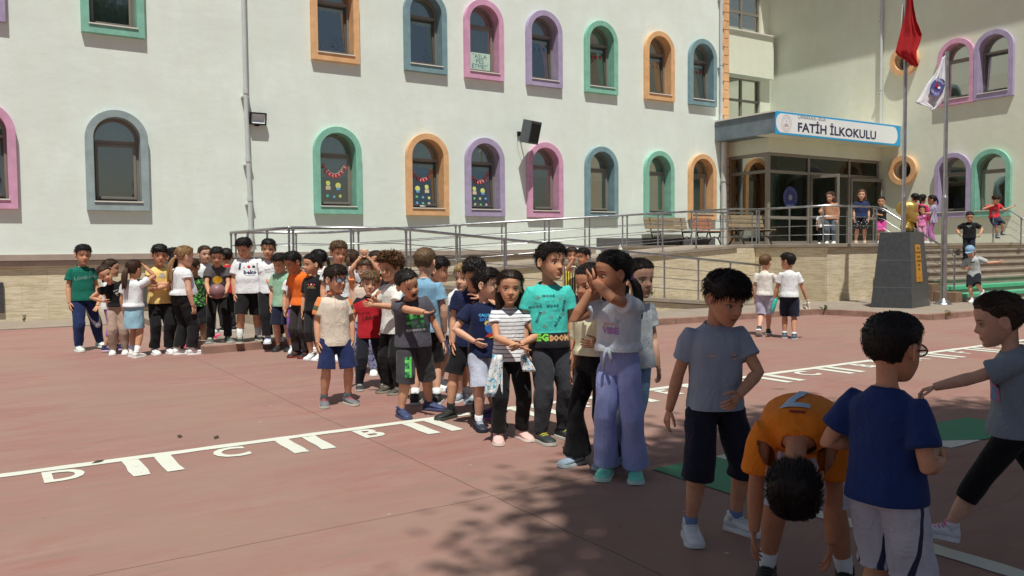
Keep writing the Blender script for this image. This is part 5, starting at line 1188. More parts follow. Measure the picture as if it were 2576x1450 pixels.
P_('jersey', 1437, 620, 'boy in yellow and navy striped football shirt at the far railing', foot=842, yaw=8, hcol=(60, 46, 34), tone='a', shirt=((222, 204, 66), 'vstripe', (38, 50, 98)), pants=('shorts', (92, 98, 106)), socks=(W, .03), shoes=(K, W), ha=(-.24, .04, .80), pa=(0, 0, -1), build=1.02, sl=.62)
P_('creamtee', 1472, 622, 'boy in cream T-shirt rubbing one eye beside the striped football shirt', foot=846, yaw=-32, head=(-14, 2, 0), hcol=BK, tone='b', shirt=((222, 222, 200),), pants=('shorts', (34, 36, 48)), shoes=((40, 44, 60), W), ha=(-.07, .13, .86), pa=(-.8, .2, -1), hb=(.05, .14, .53), sl=.66, prints=(t_('SMILE', -.02, .70, .018, (90, 90, 86)), t_('MORE', -.02, .68, .018, (90, 90, 86))))
P_('creamgirl', 1496, 662, 'girl in cream top and long black trousers, half hidden by the lilac girl', foot=1180, yaw=-38, head=(-6, 3, 0), hair='pony', hcol=(34, 26, 22), tone='d', shirt=((230, 226, 190),), pants=('flare', (22, 22, 24)), shoes=((150, 168, 184), (190, 200, 205)), sl=.8, hem=.56, ha=(-.12, .02, .47), hb=(.10, .10, .62), fa=(-.10, .02), fb=(.05, -.05), ta=-5)
P_('lilac', 1556, 627, 'girl in pale tied T-shirt and wide lilac trousers whispering behind her hands', foot=1206, yaw=-30, head=(-38, 2, 0), hair='pony', hcol=(18, 15, 15), tone='d', shirt=((212, 220, 228),), pants=('wide', (162, 172, 226)), pony=(.0, .46, -.12, 1.15), tie=(150, 120, 190, 1), ha=(-.095, .08, .815), hb=(-.06, .095, .855), pa=(-.3, .1, -1), pb=(1, .1, -.6), na=(-.2, -1, .2), nb=(.6, -.7, .1), ca=10, cb=10, hem=.565, shoes=((112, 204, 182), (196, 226, 218)), fa=(-.055, .02), fb=(.07, -.02), ta=20, tb=30, socks=((226, 120, 140), .02),
   prints=(t_('good', .0, .70, .035, (216, 176, 150)), t_('VIBE', .0, .665, .042, (180, 140, 196), bold=.0025), t_('*', .035, .70, .05, (150, 200, 226))))
P_('darkgirl', 1600, 646, 'girl looking right behind the lilac girl, only half her face showing', d=5.5, yaw=38, hair='pony', hcol=(44, 34, 28), tone='c', shirt=((206, 212, 216),), pants=('wide', (140, 172, 204), 'jeans', (180, 200, 220)), shoes=((150, 176, 190), W), fa=(-.12, 0), fb=(-.03, -.05), build=.85, H=1.33)
# --- right, walking away
pz = P_('pastry', 1924, 640, 'boy in patterned white T-shirt and grey shorts walking away with a pastry', foot=846, yaw=172, head=(-14, 0, 0), hair='buzz', hvol=1.4, hcol=(104, 76, 50), tone='c', shirt=((226, 226, 214), 'print', (214, 190, 200)), pants=('shorts', (192, 192, 214)), shoes=((60, 56, 60), W), ha=(-.10, .14, .68), fa=(-.03, .13), fb=(.04, -.14, .05, 40), hem=.50)
bt = P_('bottleboy', 1986, 636, 'boy in white T-shirt and navy shorts walking away with a teal bottle', foot=854, yaw=178, head=(62, 0, 0), hcol=BK, tone='b', shirt=(W,), pants=('shorts', (32, 36, 54)), socks=(W, .03), shoes=((84, 96, 110), (190, 190, 190)), hb=(.17, .03, .44), ha=(-.185, .06, .47), hem=.49, fa=(-.06, -.05), fb=(.05, .06), sl=.62)
# --- foreground in the shade
P_('gray', 1800, 670, 'boy in plain grey-blue T-shirt and long navy shorts looking down in the shade', foot=1352, yaw=18, head=(26, 20, 0), hair='fringe', hcol=(26, 20, 18), hvol=1.05, tone='b', shirt=((150, 164, 182),), pants=('long_shorts', (32, 34, 50)), socks=((110, 140, 180), .03), shoes=((214, 218, 222), (214, 218, 222)), hem=.475, sl=.60, hb=(.045, .135, .545), pb=(1, -.1, -.3), nb=(-.3, -1, 0), ha=(-.16, -.05, .46), fa=(-.105, .04), fb=(.085, -.02), ta=-6, tb=38, cb=28,
   prints=(p_([(-1, .2), (-.5, -.1), (1, 0), (.6, -.35), (-.4, -.4)], -.04, .70, .02, (200, 170, 140)), p_(CIRC, .05, .69, .013, (200, 170, 150)), t_('surf', .05, .69, .016, (60, 90, 140))))
P_('bent', 2026, 1015, 'boy in orange football shirt bending right down towards the ground', d=3.35, H=1.31, yaw=-4, lean=(60, 0), pel=50, head=(0, 26, 0), hcol=(24, 19, 17), tone='d', build=1.12, shirt=((236, 134, 34),), pants=('shorts', (196, 204, 222)), socks=(W, .05), shoes=(K, (60, 60, 60)), hem=.50, sl=.75, ha=(-.13, .22, .14), hb=(.09, .24, .16), pa=(-1, 0, 0), pb=(1, 0, 0), fa=(-.11, -.02), fb=(.12, -.06), vox=.0042,
   prints=(t_('7', -.005, .69, .16, (178, 204, 222), back=1, bold=.005), p_([(-1, -.25), (1, -.25), (1, .25), (-1, .25)], .0, .775, .022, (150, 40, 34), back=1)))
P_('navyback', 2236, 790, 'stout boy in glasses and navy T-shirt seen from behind with hands on hips', d=2.75, yaw=146, head=(0, 2, 0), hair='buzz', hvol=1.2, hcol=(26, 22, 20), tone='b', build=1.1, belly=.01, shirt=((34, 56, 112),), pants=('shorts', (196, 200, 214), 'sidestripe', (50, 58, 84)), glasses=(20, 20, 22), shoes=(W, W), hem=.475, sl=.66, ha=(-.10, .10, .585), hb=(.11, .08, .60), pa=(-.45, -1, -.3), pb=(.55, -1, -.2), vox=.004)
P_('walker', 2562, 737, 'girl in grey T-shirt and black leggings striding left with one arm out', d=3.72, yaw=-78, head=(-2, 4, 0), hair='pony', pony=(0, .46, .0, 1.0), hcol=(70, 54, 42), hvol=1.1, tone='c', build=1.08, shirt=((140, 152, 164),), pants=('capri', (26, 26, 28)), shoes=((222, 226, 234), (226, 226, 230), (220, 150, 180)), socks=((220, 120, 160), .015), hem=.46, sl=.66, hb=(.05, .30, .63), ha=(-.12, -.10, .5), pb=(.3, -.2, -1), nb=(0, -.3, -1), fb=(.045, .25, .0, -8), fa=(-.04, -.24, .03, 30), lean=(6, 0), cb=48,
   prints=(p_(SQ, .01, .66, .058, (180, 110, 160)), p_([(-1, -1), (1, -1), (1, .5), (-1, .5)], .012, .645, .04, (90, 150, 190))))
# --- on the platform and the steps
gp_ = 'children on the entrance platform'
P_('hoodie', 2090, 482, 'girl in light brown hoodie and grey jeans leaning on the platform railing', d=22.3, z0=PL, yaw=-10, head=(-18, 8, 0), hair='long', hcol=(96, 66, 48), tone='c', build=1.1, shirt=((190, 140, 110),), pants=('trousers', (92, 100, 108), 'jeans', (130, 140, 150)), sl=1.85, group=gp_, hem=.47, ha=(-.15, .12, .60))
P_('tiny', 2066, 524, 'small child in white T-shirt beside the girl in the brown hoodie', d=22.6, z0=PL, yaw=10, hcol=BR, tone='c', shirt=(W,), pants=('trousers', K), group=gp_, hb=(.08, .1, .5))
P_('dots', 2166, 477, 'girl in navy T-shirt and black spotted skirt on the platform', d=21.6, z0=PL, yaw=4, hair='long', hcol=(110, 78, 54), tone='c', build=1.1, shirt=((40, 54, 90),), pants=('shorts', (26, 26, 30), 'dots', (220, 220, 225)), shoes=((200, 170, 150), (200, 180, 160)), group=gp_, hem=.47, sl=.7, fa=(-.09, 0), fb=(.06, 0))
P_('pinkshorts', 2216, 497, 'girl in black T-shirt and bright pink shorts on the platform', d=21.0, z0=PL, yaw=-4, hair='pony', hcol=BK, tone='b', shirt=((34, 34, 38),), pants=('shorts', (216, 84, 160)), shoes=(W, W), group=gp_, hem=.50, ha=(-.15, .03, .50), hb=(-.04, .13, .62), fa=(-.03, .05), fb=(.04, -.04), prints=(p_(SQ, .04, .73, .012, (200, 205, 215)),))
P_('g1', 2302, 487, 'child with short black hair behind the golden bust', d=22.2, z0=PL, yaw=-150, hcol=BK, shirt=((200, 90, 120),), pants=('trousers', K), group=gp_)
P_('g2', 2318, 490, 'girl with dark ponytail in deep pink jacket behind the golden bust', d=21.9, z0=PL, yaw=160, hair='pony', hcol=BK, shirt=((206, 50, 104),), pants=('trousers', (170, 110, 160)), sl=1.8, group=gp_)
P_('g3', 2346, 492, 'girl in purple checked shirt and lilac trousers beside the purple window', d=21.9, z0=PL, yaw=-95, hair='pony', hcol=BK, tone='b', shirt=((212, 204, 222), 'check', (66, 44, 110)), pants=('wide', (176, 110, 166)), sl=1.8, shoes=(W, W), hem=.42, ha=(-.05, .16, .62), hb=(.03, .16, .62), group=gp_)
P_('g4', 2319, 521, 'small girl in pink T-shirt looking out over the stair rail', d=21.7, z0=PL, yaw=0, hair='long', hcol=(60, 40, 30), tone='b', shirt=((222, 130, 180),), pants=('trousers', (210, 150, 180)), group=gp_, hb=(.07, .12, .82))
P_('stairblack', 2438, 532, 'stout child in black T-shirt coming down the steps', d=21.3, z0=.947, yaw=-4, head=(8, 16, 0), hair='pony', hcol=BK, tone='a', build=1.22, shirt=((26, 26, 28),), pants=('trousers', (36, 38, 52)), hem=.47, sl=.7, ha=(-.17, .08, .56), hb=(.19, .06, .55), pa=(-1, -.6, -.2), pb=(1, -.6, -.2), group='children running down the steps', prints=(t_('GEN K', 0, .73, .03, (170, 190, 180)), t_('always', 0, .70, .014, (180, 190, 180))))
P_('capkid', 2452, 612, 'boy in blue cap and grey T-shirt running off the steps', d=18.6, z0=PZ, H=1.36, yaw=-14, lean=(16, -8), head=(4, 8, 0), hair='buzz', hvol=.4, hcol=BR, tone='c', cap=(132, 166, 192), crouch=.035, shirt=((180, 186, 188),), pants=('shorts', (30, 32, 40)), socks=(W, .03), shoes=((226, 226, 230), W), hem=.45, sl=.8, ha=(-.06, .16, .56), pa=(-1, -.6, -.4), hb=(.34, -.02, .66), pb=(0, -.4, -1), fa=(-.0, .10), fb=(.12, -.02, .13, 20), group='children running down the steps', prints=(p_([(-1, -.3), (1, -.3), (1, .3), (-1, .3)], .01, .74, .035, (60, 62, 66)),), mouth=.7)
P_('redjump', 2500, 487, 'boy in red T-shirt jumping from the top step beside the rail', d=24.0, z0=PL+.05, H=1.36, yaw=22, lean=(10, -8), head=(20, 26, 0), hcol=BR, tone='c', shirt=((216, 50, 62),), pants=('shorts', (44, 58, 84)), socks=((70, 140, 200), .04), shoes=((36, 46, 60), W), hem=.48, ha=(-.14, .12, .72), pa=(-1, -.6, -.5), hb=(.30, .08, .70), pb=(0, -.3, -1), fa=(.02, .10, .05, 10), fb=(.14, .06, .12, 10), group='children running down the steps', prints=(t_('RUN', 0, .72, .03, (230, 220, 220)),))
# ================================================================== things in the yard
def rot_box(mb, M_, *a): mb.M = M_; mb.box(*a); mb.M = None
# shade tree (stands behind the photographer, its crown shades the foreground)
LEAF = mat('leaf_green', S(70, 98, 48), .6, .3, 5, .1); BARK = mat('bark', S(96, 80, 66), .9, .3, 12, .6, .02)
def shade_tree(x, y, rx, ry, zc, ncl, nl, label, sd, cut=-9):
    tr = empty('shade_tree', (x, y, 0), 0, label, 'tree', 'trees shading the yard'); q = random.Random(sd)
    mb = MB()
    def limb(p, d, r, L, lv):
        m_ = p+d*L*.5+Vector((q.uniform(-.1, .1), q.uniform(-.1, .1), .05)); e = p+d*L
        mb.tube([tuple(p), tuple(m_), tuple(e)], [r, r*.8, r*.55], 8)
        if lv == 0: return
        for k in range(3):
            a = q.uniform(0, 6.28); limb(e, (d+Vector((math.cos(a), math.sin(a), q.uniform(.0, .5)))*.75).normalized(), r*.5, L*.62, lv-1)
    limb(Vector((0, 0, 0)), Vector((.05, .05, 1)).normalized(), .26, zc*.5, 3); mb.build('trunk', BARK, tr, smooth=True)
    r2 = np.random.default_rng(sd); V = []
    for i in range(ncl):
        a, k = r2.uniform(0, 6.283), math.sqrt(r2.random()); c = np.array([.5+k*rx*math.cos(a), .3+k*ry*math.sin(a), zc+r2.uniform(-.7, 1.1)*(1-k/1.6)])
        if c[0] < cut: continue
        p = c+r2.normal(0, 1, (nl, 3))*[.36, .36, .25]; A_ = r2.normal(0, 1, (nl, 3)); A_ /= np.linalg.norm(A_, axis=1)[:, None]; B_ = np.cross(A_, r2.normal(0, 1, (nl, 3))); B_ /= np.linalg.norm(B_, axis=1)[:, None]
        V.append(np.stack([p-A_*.085, p+B_*.045, p+A_*.085, p-B_*.045], 1).reshape(-1, 3))
    V = np.concatenate(V); arr_obj('crown', V.tolist(), [(i, i+1, i+2, i+3) for i in range(0, len(V), 4)], LEAF, tr, False)
shade_tree(2.15, -4.95, 3.9, 4.2, 12., 640, 190, 'broad leafy tree just outside the frame whose crown shades the foreground', 5)
shade_tree(7.0, -6.8, 4.2, 4.0, 12., 200, 170, 'leafy tree further right outside the frame, shading the right edge of the yard', 8)
shade_tree(-1.5, -7.5, 4.2, 3.4, 6.4, 130, 100, 'leafy tree behind the photographer reflected in the window glass', 11)
# flag poles
def pole(x, y, h, r0, r1, zj, label):
    o = empty('flagpole', (x, y, PZ), 0, label, 'flagpole', 'steel flagpoles'); mb = MB()
    mb.tube([(0, 0, 0), (0, 0, zj)], r0, 16); mb.tube([(0, 0, zj), (0, 0, zj+.06)], [r0, r1], 16); mb.tube([(0, 0, zj+.06), (0, 0, h)], r1, 14); mb.build('pole', STEEL2, o, smooth=True, angle=40)
    mb = MB(); mb.tube([(0, 0, 0), (0, 0, .015), (0, 0, .05), (0, 0, .10), (0, 0, .14)], [.19, .185, .14, .07, .052], 24); mb.build('base_flange', STEEL, o, smooth=True, angle=50)
    mb = MB(); mb.tube([(-.055, -.01, 1.2), (-.05, -.01, h-.1)], .004, 5); mb.build('rope', mat('rope', S(190, 190, 180), .9, .1, 9, .1), o); mb = MB(); mb.box(-.06, -.03, 1.15, -.02, .03, 1.2); mb.build('cleat', STEEL, o); return o
pole(16.2, 10.12, 9.2, .05, .038, 2.28, 'tall steel flagpole with the red flag, in front of the bust pedestal')
pole(17.68, 10.1, 5.42, .062, .042, 2.3, 'shorter steel flagpole with the white flag, right of the bust pedestal')
RX_ = Vector((math.cos(_a), -math.sin(_a), 0))       # a direction across the yard used to hang flags
def cloth_sheet(name, rows, m, label, cat, o, folds=.05, nu=26, sd=0, axis=RX_, solid=.004):
    """rows: (z, left, right) ; pleated in depth."""
    nrm = Vector((axis.y, -axis.x, 0)); mb = MB(); R_ = []; K_ = 34; zz = [r_[0] for r_ in rows][::-1]
    for k in range(K_+1):
        z = rows[0][0]+(rows[-1][0]-rows[0][0])*k/K_; l = float(np.interp(z, zz, [r_[1] for r_ in rows][::-1])); r = float(np.interp(z, zz, [r_[2] for r_ in rows][::-1])); row = []
        for j in range(nu+1):
            t = j/nu; x = l+(r-l)*t; dep = folds*math.sin(t*9+sd+z*.6)*min(1, abs(r-l)*3)+folds*.5*math.sin(t*17+z*2.2+sd); dz = .02*math.sin(t*7+sd)
            row.append(axis*x+nrm*dep+Vector((0, 0, z+dz)))
        R_.append(row)
    vs = [tuple(p) for r_ in R_ for p in r_]; n = nu+1
    mb.add(vs, [(k*n+j, k*n+j+1, (k+1)*n+j+1, (k+1)*n+j) for k in range(K_) for j in range(nu)])
    ob = mb.build(name, m, o, smooth=True); q = ob.modifiers.new('s', 'SOLIDIFY'); q.thickness = solid; return ob, R_
FR = m_cloth('flag_red', (172, 34, 40)); FW = m_cloth('flag_white', (222, 222, 228)); FWT = m_cloth('flag_crescent_white', (236, 234, 230))
fo = empty('red_flag', (16.2, 10.12, 0), 0, 'red national flag with white crescent hanging limp on the tall pole', 'flag')
cloth_sheet('flag_cloth', [(6.9, -.07, -.03), (6.45, -.08, .0), (6.17, -.10, .04), (5.9, -.15, .10), (5.62, -.21, .22), (5.45, -.25, .18), (5.30, -.28, .12), (5.22, -.20, .12), (5.12, -.06, .14), (5.02, .04, .17)], FR, '', '', fo, .075, sd=1)
cloth_sheet('crescent_patch', [(6.28, -.085, -.06), (6.1, -.10, -.045), (5.8, -.105, -.04), (5.62, -.09, -.035)], FWT, '', '', fo, .02, 8, sd=1); fo.children[1].location = (-.09, -.16, 0)
fo = empty('white_flag', (17.68, 10.1, 0), 0, 'torn white school flag with round purple crest on the short pole', 'flag')
_, R_ = cloth_sheet('flag_cloth', [(5.42, -.10, -.03), (5.25, -.16, -.03), (5.05, -.26, -.03), (4.85, -.42, -.03), (4.7, -.50, -.04), (4.55, -.58, -.06), (4.44, -.66, -.12), (4.36, -.38, -.18), (4.28, -.32, -.28)], FW, '', '', fo, .035, sd=3)
em = Vector(RX_)*-.24+Vector((RX_.y, -RX_.x, 0))*.085; EMM = Matrix((RX_, Vector((0, 0, 1)), Vector((RX_.y, -RX_.x, 0)))).transposed().to_4x4(); EMM.translation = em+Vector((0, 0, 4.76))
EMM = EMM @ Matrix.Rotation(rad(-28), 4, 'Z')
mb = MB(); mb.M = EMM; mb.add([(.15*math.cos(a), .20*math.sin(a), .02*math.sin(4*math.cos(a))) for a in [2*math.pi*i/26 for i in range(26)]], [tuple(range(26))]); mb.build('crest', mat('crest_purple', S(84, 84, 152), .8, .1, 9, .1), fo)
arctext('MİLLİ', .07, .115, rad(130), rad(50), EMM @ Matrix.Translation((0, .03, .012)), FWT, fo, 'crest_lettering'); arctext('OKULU', .07, .115, rad(230), rad(310), EMM @ Matrix.Translation((0, -.03, .012)), FWT, fo, 'crest_lettering', math.pi)
mb = MB(); mb.M = EMM; mb.box(-.06, -.02, .01, -.01, .06, .014); mb.build('crest_mark', FR, fo); mb = MB(); mb.M = EMM; mb.sphere((.035, 0, .012), (.03, .03, .004), 10, 4); mb.build('crest_mark', FWT, fo)
# pedestal and bust
MZ = PZ; pc = [(15.70, 10.52), (16.02, 9.80), (17.12, 10.05), (16.80, 10.78)]; cx_, cy_ = sum(p[0] for p in pc)/4, sum(p[1] for p in pc)/4
pd = empty('bust_pedestal', (cx_, cy_, MZ), 0, 'dark granite pedestal carrying the golden bust', 'pedestal')
def pq(z, k): return [((x-cx_)*k, (y-cy_)*k, z) for x, y in pc]
mb = MB(); hs_ = [0, .42, .425, .98, .985, 1.56]; kf = lambda z: 1-.27*z/1.56
rs = []
for z in hs_: rs.append(pq(z, kf(z)*(.992 if z in (.425, .985) else 1)))
mb.rings(rs); mb.build('pedestal_block', DARKSTONE, pd, bevel=.006)
def pedp(s, z, off=.012):     # point on the right face: s 0..1 along, z height
    a = Vector(pq(z, kf(z))[1]); b = Vector(pq(z, kf(z))[2]); n = (b-a).cross(Vector((0, 0, 1))).normalized(); return a+(b-a)*s+n*off
mb = MB(); a0, a1, zA, zB = .30, .62, .53, 1.30
pts = [pedp(a0, zA), pedp(a1, zA), pedp(a1, zB), pedp(a0, zB)]; pt2 = [pedp(a0, zA, -.01), pedp(a1, zA, -.01), pedp(a1, zB, -.01), pedp(a0, zB, -.01)]
mb.add([tuple(p) for p in pt2+pts], [(4, 5, 6, 7), (0, 1, 5, 4), (1, 2, 6, 5), (2, 3, 7, 6), (3, 0, 4, 7)]); mb.build('plaque', mat('golden_plaque', S(196, 140, 40), .5, .12, 6, .1, metal=.2), pd)
for i, t in enumerate(('TÜRK', 'ÖĞÜNMEZ', 'ÇALIŞIR', 'GÜVENİR', 'EĞER', 'BİR', '~', 'K')):
    z = 1.22-i*.087; c = pedp((a0+a1)/2, z, .015); a = pedp(a0, z, .015); b = pedp(a1, z, .015); ax_ = (b-a).normalized(); up_ = (pedp(.4, z+.1, .015)-pedp(.4, z, .015)).normalized(); n_ = ax_.cross(up_)
    Mx = Matrix((ax_, up_, n_)).transposed().to_4x4(); Mx.translation = c; v, f = text2d(t, .062, 0, .001); mb = MB(); mb.M = Mx; mb.add(v, f); mb.build('plaque_lettering', mat('plaque_text', S(92, 60, 20), .7, .1, 8, 0), pd)
GOLD = m_steel('gold_paint', .36, (.62, .44, .13)); GOLD.node_tree.nodes['Principled BSDF'].inputs['Metallic'].default_value = .75
bu = empty('golden_bust', (cx_+.05, cy_-.08, MZ+1.56), rad(30), 'golden bust of a man in a suit looking right, on the granite pedestal', 'statue')
mb = MB()
def er(z, w_, d_, oy=0, n=24): return [(w_*math.cos(2*math.pi*j/n), oy+d_*math.sin(2*math.pi*j/n), z) for j in range(n)]
mb.rings([er(0, .11, .08, -.01), er(.03, .17, .11, -.0), er(.09, .235, .125), er(.14, .215, .115, .01), er(.17, .15, .095, .015), er(.19, .10, .085, .015), er(.22, .088, .088, .012), er(.30, .085, .09, .01)])
hm = head_mesh(.98); hs = .47; mb.add([(x*hs, y*hs-.015, z*hs+.425) for x, y, z in hm.v], hm.f)
mb.sphere((0, .025, .50), (.172, .20, .165), 20, 12)
v, f, vn = remesh(mb, .007, 2); o = arr_obj('bust', v, f, GOLD, bu)
mb = MB()
for s_ in (-1, 1): mb.tube([(s_*.098, .03, .215), (s_*.075, -.075, .195), (s_*.012, -.115, .15), (s_*.012, -.128, .06)], [.018, .02, .022, .012], 8, ell=.5); mb.tube([(s_*.125, .02, .19), (s_*.10, -.085, .155), (s_*.03, -.128, .06)], [.02, .03, .014], 8, ell=.4)
mb.tube([(0, -.10, .19), (0, -.125, .15), (0, -.13, .07)], [.014, .02, .012], 8); mb.build('suit_collar', GOLD, bu, smooth=True)
bu.rotation_euler[2] = rad(22)
# benches
WOOD = m_wood('weathered_bench_wood', S(150, 132, 106)); WOOD2 = m_wood('reddish_bench_wood', S(170, 118, 92)); IRON = mat('cast_iron', S(38, 38, 38), .6, .1, 8, .1)
def bench(x, y, L, rz, m, label):
    o = empty('park_bench', (x, y, PL), rad(rz), label, 'bench', 'wooden benches outside the porch')
    for n_, zz in (('seat', None), ('backrest', None)):
        mb = MB()
        if n_ == 'seat':
            for k in range(3): mb.box(-L/2, -.26+k*.145, .43, L/2, -.26+k*.145+.13, .46)
        else:
            for k in range(3): mb.M = Matrix.Translation((0, .19+k*.035, .52+k*.125)) @ Matrix.Rotation(rad(-14), 4, 'X'); mb.box(-L/2, -.014, 0, L/2, .014, .11)
        mb.build(n_, m, o, bevel=.006)
    for s_ in (-1, 1):
        mb = MB(); X_ = s_*(L/2-.22)
        mb.tube([(X_, -.27, .0), (X_, -.17, .20), (X_, -.25, .42)], .024, 6); mb.tube([(X_, .30, .0), (X_, .12, .22), (X_, .18, .42), (X_, .27, .86)], .024, 6); mb.tube([(X_, -.25, .41), (X_, .18, .41)], .022, 6); mb.tube([(X_, -.17, .2), (X_, -.02, .27), (X_, .12, .22)], .02, 6)
        mb.build('leg', IRON, o, smooth=True)
bench(18.25, 19.1, 1.75, 0, WOOD, 'weathered wooden bench nearest the ramp, below the mint window')
bench(19.75, 19.0, 1.1, 8, WOOD2, 'reddish wooden bench below the orange window')
bench(19.35, 16.9, 1.7, 3, WOOD, 'weathered wooden bench in front of the porch glass')
# floodlight and loudspeaker
fl = empty('floodlight', (5.66, WY-.02, 4.45), 0, 'black framed LED floodlight on the wall beside the drainpipe', 'floodlight')
mb = MB(); mb.M = Matrix.Translation((0, -.10, 0)) @ Matrix.Rotation(rad(12), 4, 'X')
for a in ((-.19, -.05, -.14, .19, .03, -.105), (-.19, -.05, .105, .19, .03, .14), (-.19, -.05, -.105, -.155, .03, .105), (.155, -.05, -.105, .19, .03, .105), (-.17, .031, -.12, .17, .07, .12)): mb.box(*a)
mb.build('housing', BLACKM, fl, bevel=.006); MM = Matrix.Translation((0, -.10, 0)) @ Matrix.Rotation(rad(12), 4, 'X')
mb = MB(); mb.M = MM; mb.add([(-.155, -.04, -.105), (.155, -.04, -.105), (.155, -.04, .105), (-.155, -.04, .105), (-.11, .02, -.05), (.11, .02, -.05), (.11, .02, .05), (-.11, .02, .05)], [(0, 1, 5, 4), (1, 2, 6, 5), (2, 3, 7, 6), (3, 0, 4, 7), (4, 5, 6, 7)]); mb.build('reflector', mat('lamp_reflector', S(210, 218, 222), .25, .05, 5, 0), fl)
mb = MB(); mb.box(-.05, -.04, -.16, .05, .02, -.13); mb.tube([(-.2, -.1, 0), (-.2, 0, .0)], .01); mb.tube([(.2, -.1, 0), (.2, 0, .0)], .01); mb.build('bracket', BLACKM, fl)
sp = empty('loudspeaker', (12.95, WY-.02, 4.6), 0, 'black wall mounted loudspeaker above the pink window', 'loudspeaker')
MM = Matrix.Translation((.06, -.46, 0)) @ Matrix.Rotation(rad(20), 4, 'Z') @ Matrix.Rotation(rad(14), 4, 'X')
mb = MB(); mb.M = MM; bk = [(-.14, .2), (.14, .2)]; fpt = [(-.24, -.17), (.24, -.17)]
zz = .31; mb.add([(-.24, -.17, -zz), (.24, -.17, -zz), (.15, .2, -zz), (-.15, .2, -zz), (-.24, -.17, zz), (.24, -.17, zz), (.15, .2, zz), (-.15, .2, zz)], [(3, 2, 1, 0), (4, 5, 6, 7), (1, 2, 6, 5), (2, 3, 7, 6), (3, 0, 4, 7), (0, 1, 5, 4)]); mb.build('cabinet', mat('speaker_cabinet', S(86, 92, 96), .6, .1, 8, .1), sp, bevel=.012)
mb = MB(); mb.M = MM; mb.box(-.20, -.183, -.26, .20, -.171, .24); mb.build('grille', mat('speaker_grille', S(30, 30, 31), .8, .2, 60, .8), sp)
mb = MB(); mb.box(-.06, -.03, -.06, .04, .018, .06); mb.tube([(0, -.02, .0), (.03, -.2, 0), (.05, -.34, 0)], .018); mb.tube([(-.05, -.01, -.05), (-.09, -.05, -.2), (-.03, -.15, -.27), (.05, -.34, -.22)], .006, 5); mb.build('bracket', BLACKM, sp)
# ---- decorations in the classroom windows
PAP = {n: mat('paper_'+n, S(*c), .85, .06, 8, 0) for n, c in dict(red=(196, 60, 72), white=(226, 224, 210), yellow=(214, 222, 110), blue=(100, 160, 206), teal=(70, 190, 170), green=(96, 190, 110), cream=(206, 190, 160), pinkish=(214, 180, 170), skin=(214, 214, 150)).items()}
def onwin(key, x, y, dz=-.176):     # local window coordinates -> matrix
    M_, T = WINPOS[key]; return M_ @ T @ Matrix.Translation((x, y, dz))
def disc(mb, x, y, r, n=12, z=0, st=None): mb.add([(x+(r if not (st and i % 2) else r*st)*math.cos(2*math.pi*i/n), y+(r if not (st and i % 2) else r*st)*math.sin(2*math.pi*i/n), z) for i in range(n)], [tuple(range(n))])
def garland(key, where, n=8, dark=False):
    o = empty('flag_garland', onwin(key, 0, 0).translation, 0, 'string of small red crescent flags hung in %s' % where, 'garland', 'paper garlands in the windows'); inv = Matrix.Translation(-o.location) @ onwin(key, 0, 0)
    st = MB(); st.M = inv; P2 = []
    for i in range(25): t = i/24; P2.append((-.29+.58*t, 1.30-.30*math.sin(math.pi*t)**.8, .0))
    st.tube(P2, .004, 4); st.build('string', PAP['white'], o)
    for i in range(n):
        t = (i+.5)/n; x = -.29+.58*t; y = 1.30-.30*math.sin(math.pi*t)**.8; a = (t-.5)*1.5; mb = MB(); mb.M = inv @ Matrix.Translation((x, y, 0)) @ Matrix.Rotation(a, 4, 'Z'); mb.box(-.034, -.10, -.001, .034, .0, .0015); g = mb.build('paper_flag', PAP['red'], o)
        mb = MB(); mb.M = inv @ Matrix.Translation((x, y, .003)) @ Matrix.Rotation(a, 4, 'Z'); cr = [(.020*math.cos(b), -.05+.022*math.sin(b)) for b in np.linspace(.8, 5.48, 12)]+[(.007+.013*math.cos(b), -.05+.016*math.sin(b)) for b in np.linspace(5.2, 1.08, 10)]; mb.add([(a_, b_, 0) for a_, b_ in cr], [tuple(range(len(cr)))]); mb.build('crescent', PAP['white'], g)
def flower(key, x, y, c, where):
    mb = MB(); mb.M = onwin(key, x, y); pts = []
    for i in range(25): a = 2*math.pi*i/25; r = .036+.012*math.cos(5*a); pts.append((r*math.cos(a), r*math.sin(a), .0))
    mb.add(pts+[(p[0], p[1], .002) for p in pts], [tuple(range(25)), tuple(range(25, 50))]); o = mb.build('paper_flower', PAP[c]); mb = MB(); mb.M = onwin(key, x, y, -.172); disc(mb, 0, 0, .011, 8); mb.build('flower_centre', PAP['white'], o)
    tag(o, '%s paper flower stuck on %s' % (c, where), 'paper flower', 'paper flowers in the windows')
def kid(key, x, y, where):
    o = empty('paper_child', onwin(key, x, y).translation, 0, 'paper child with folded cream shirt stuck in %s' % where, 'paper cutout', 'paper cutouts in the windows'); inv = Matrix.Translation(-o.location) @ onwin(key, x, y)
    mb = MB(); mb.M = inv; disc(mb, 0, .06, .055, 16, .001); mb.build('face', PAP['skin'], o); mb = MB(); mb.M = inv; mb.add([(-.05, .06, .002), (.05, .06, .002), (.052, .10, .002), (.02, .125, .002), (-.03, .125, .002), (-.055, .10, .002)], [(0, 1, 2, 3, 4, 5)]); mb.build('hair', PAP['yellow'], o); mb = MB(); mb.M = inv; mb.box(-.062, -.09, 0, .062, .0, .0015); mb.build('torso', PAP['cream'], o)
    mb = MB(); mb.M = inv; disc(mb, -.02, .055, .006, 6, .003); disc(mb, .02, .055, .006, 6, .003); mb.build('eyes', PAP['teal'], o)
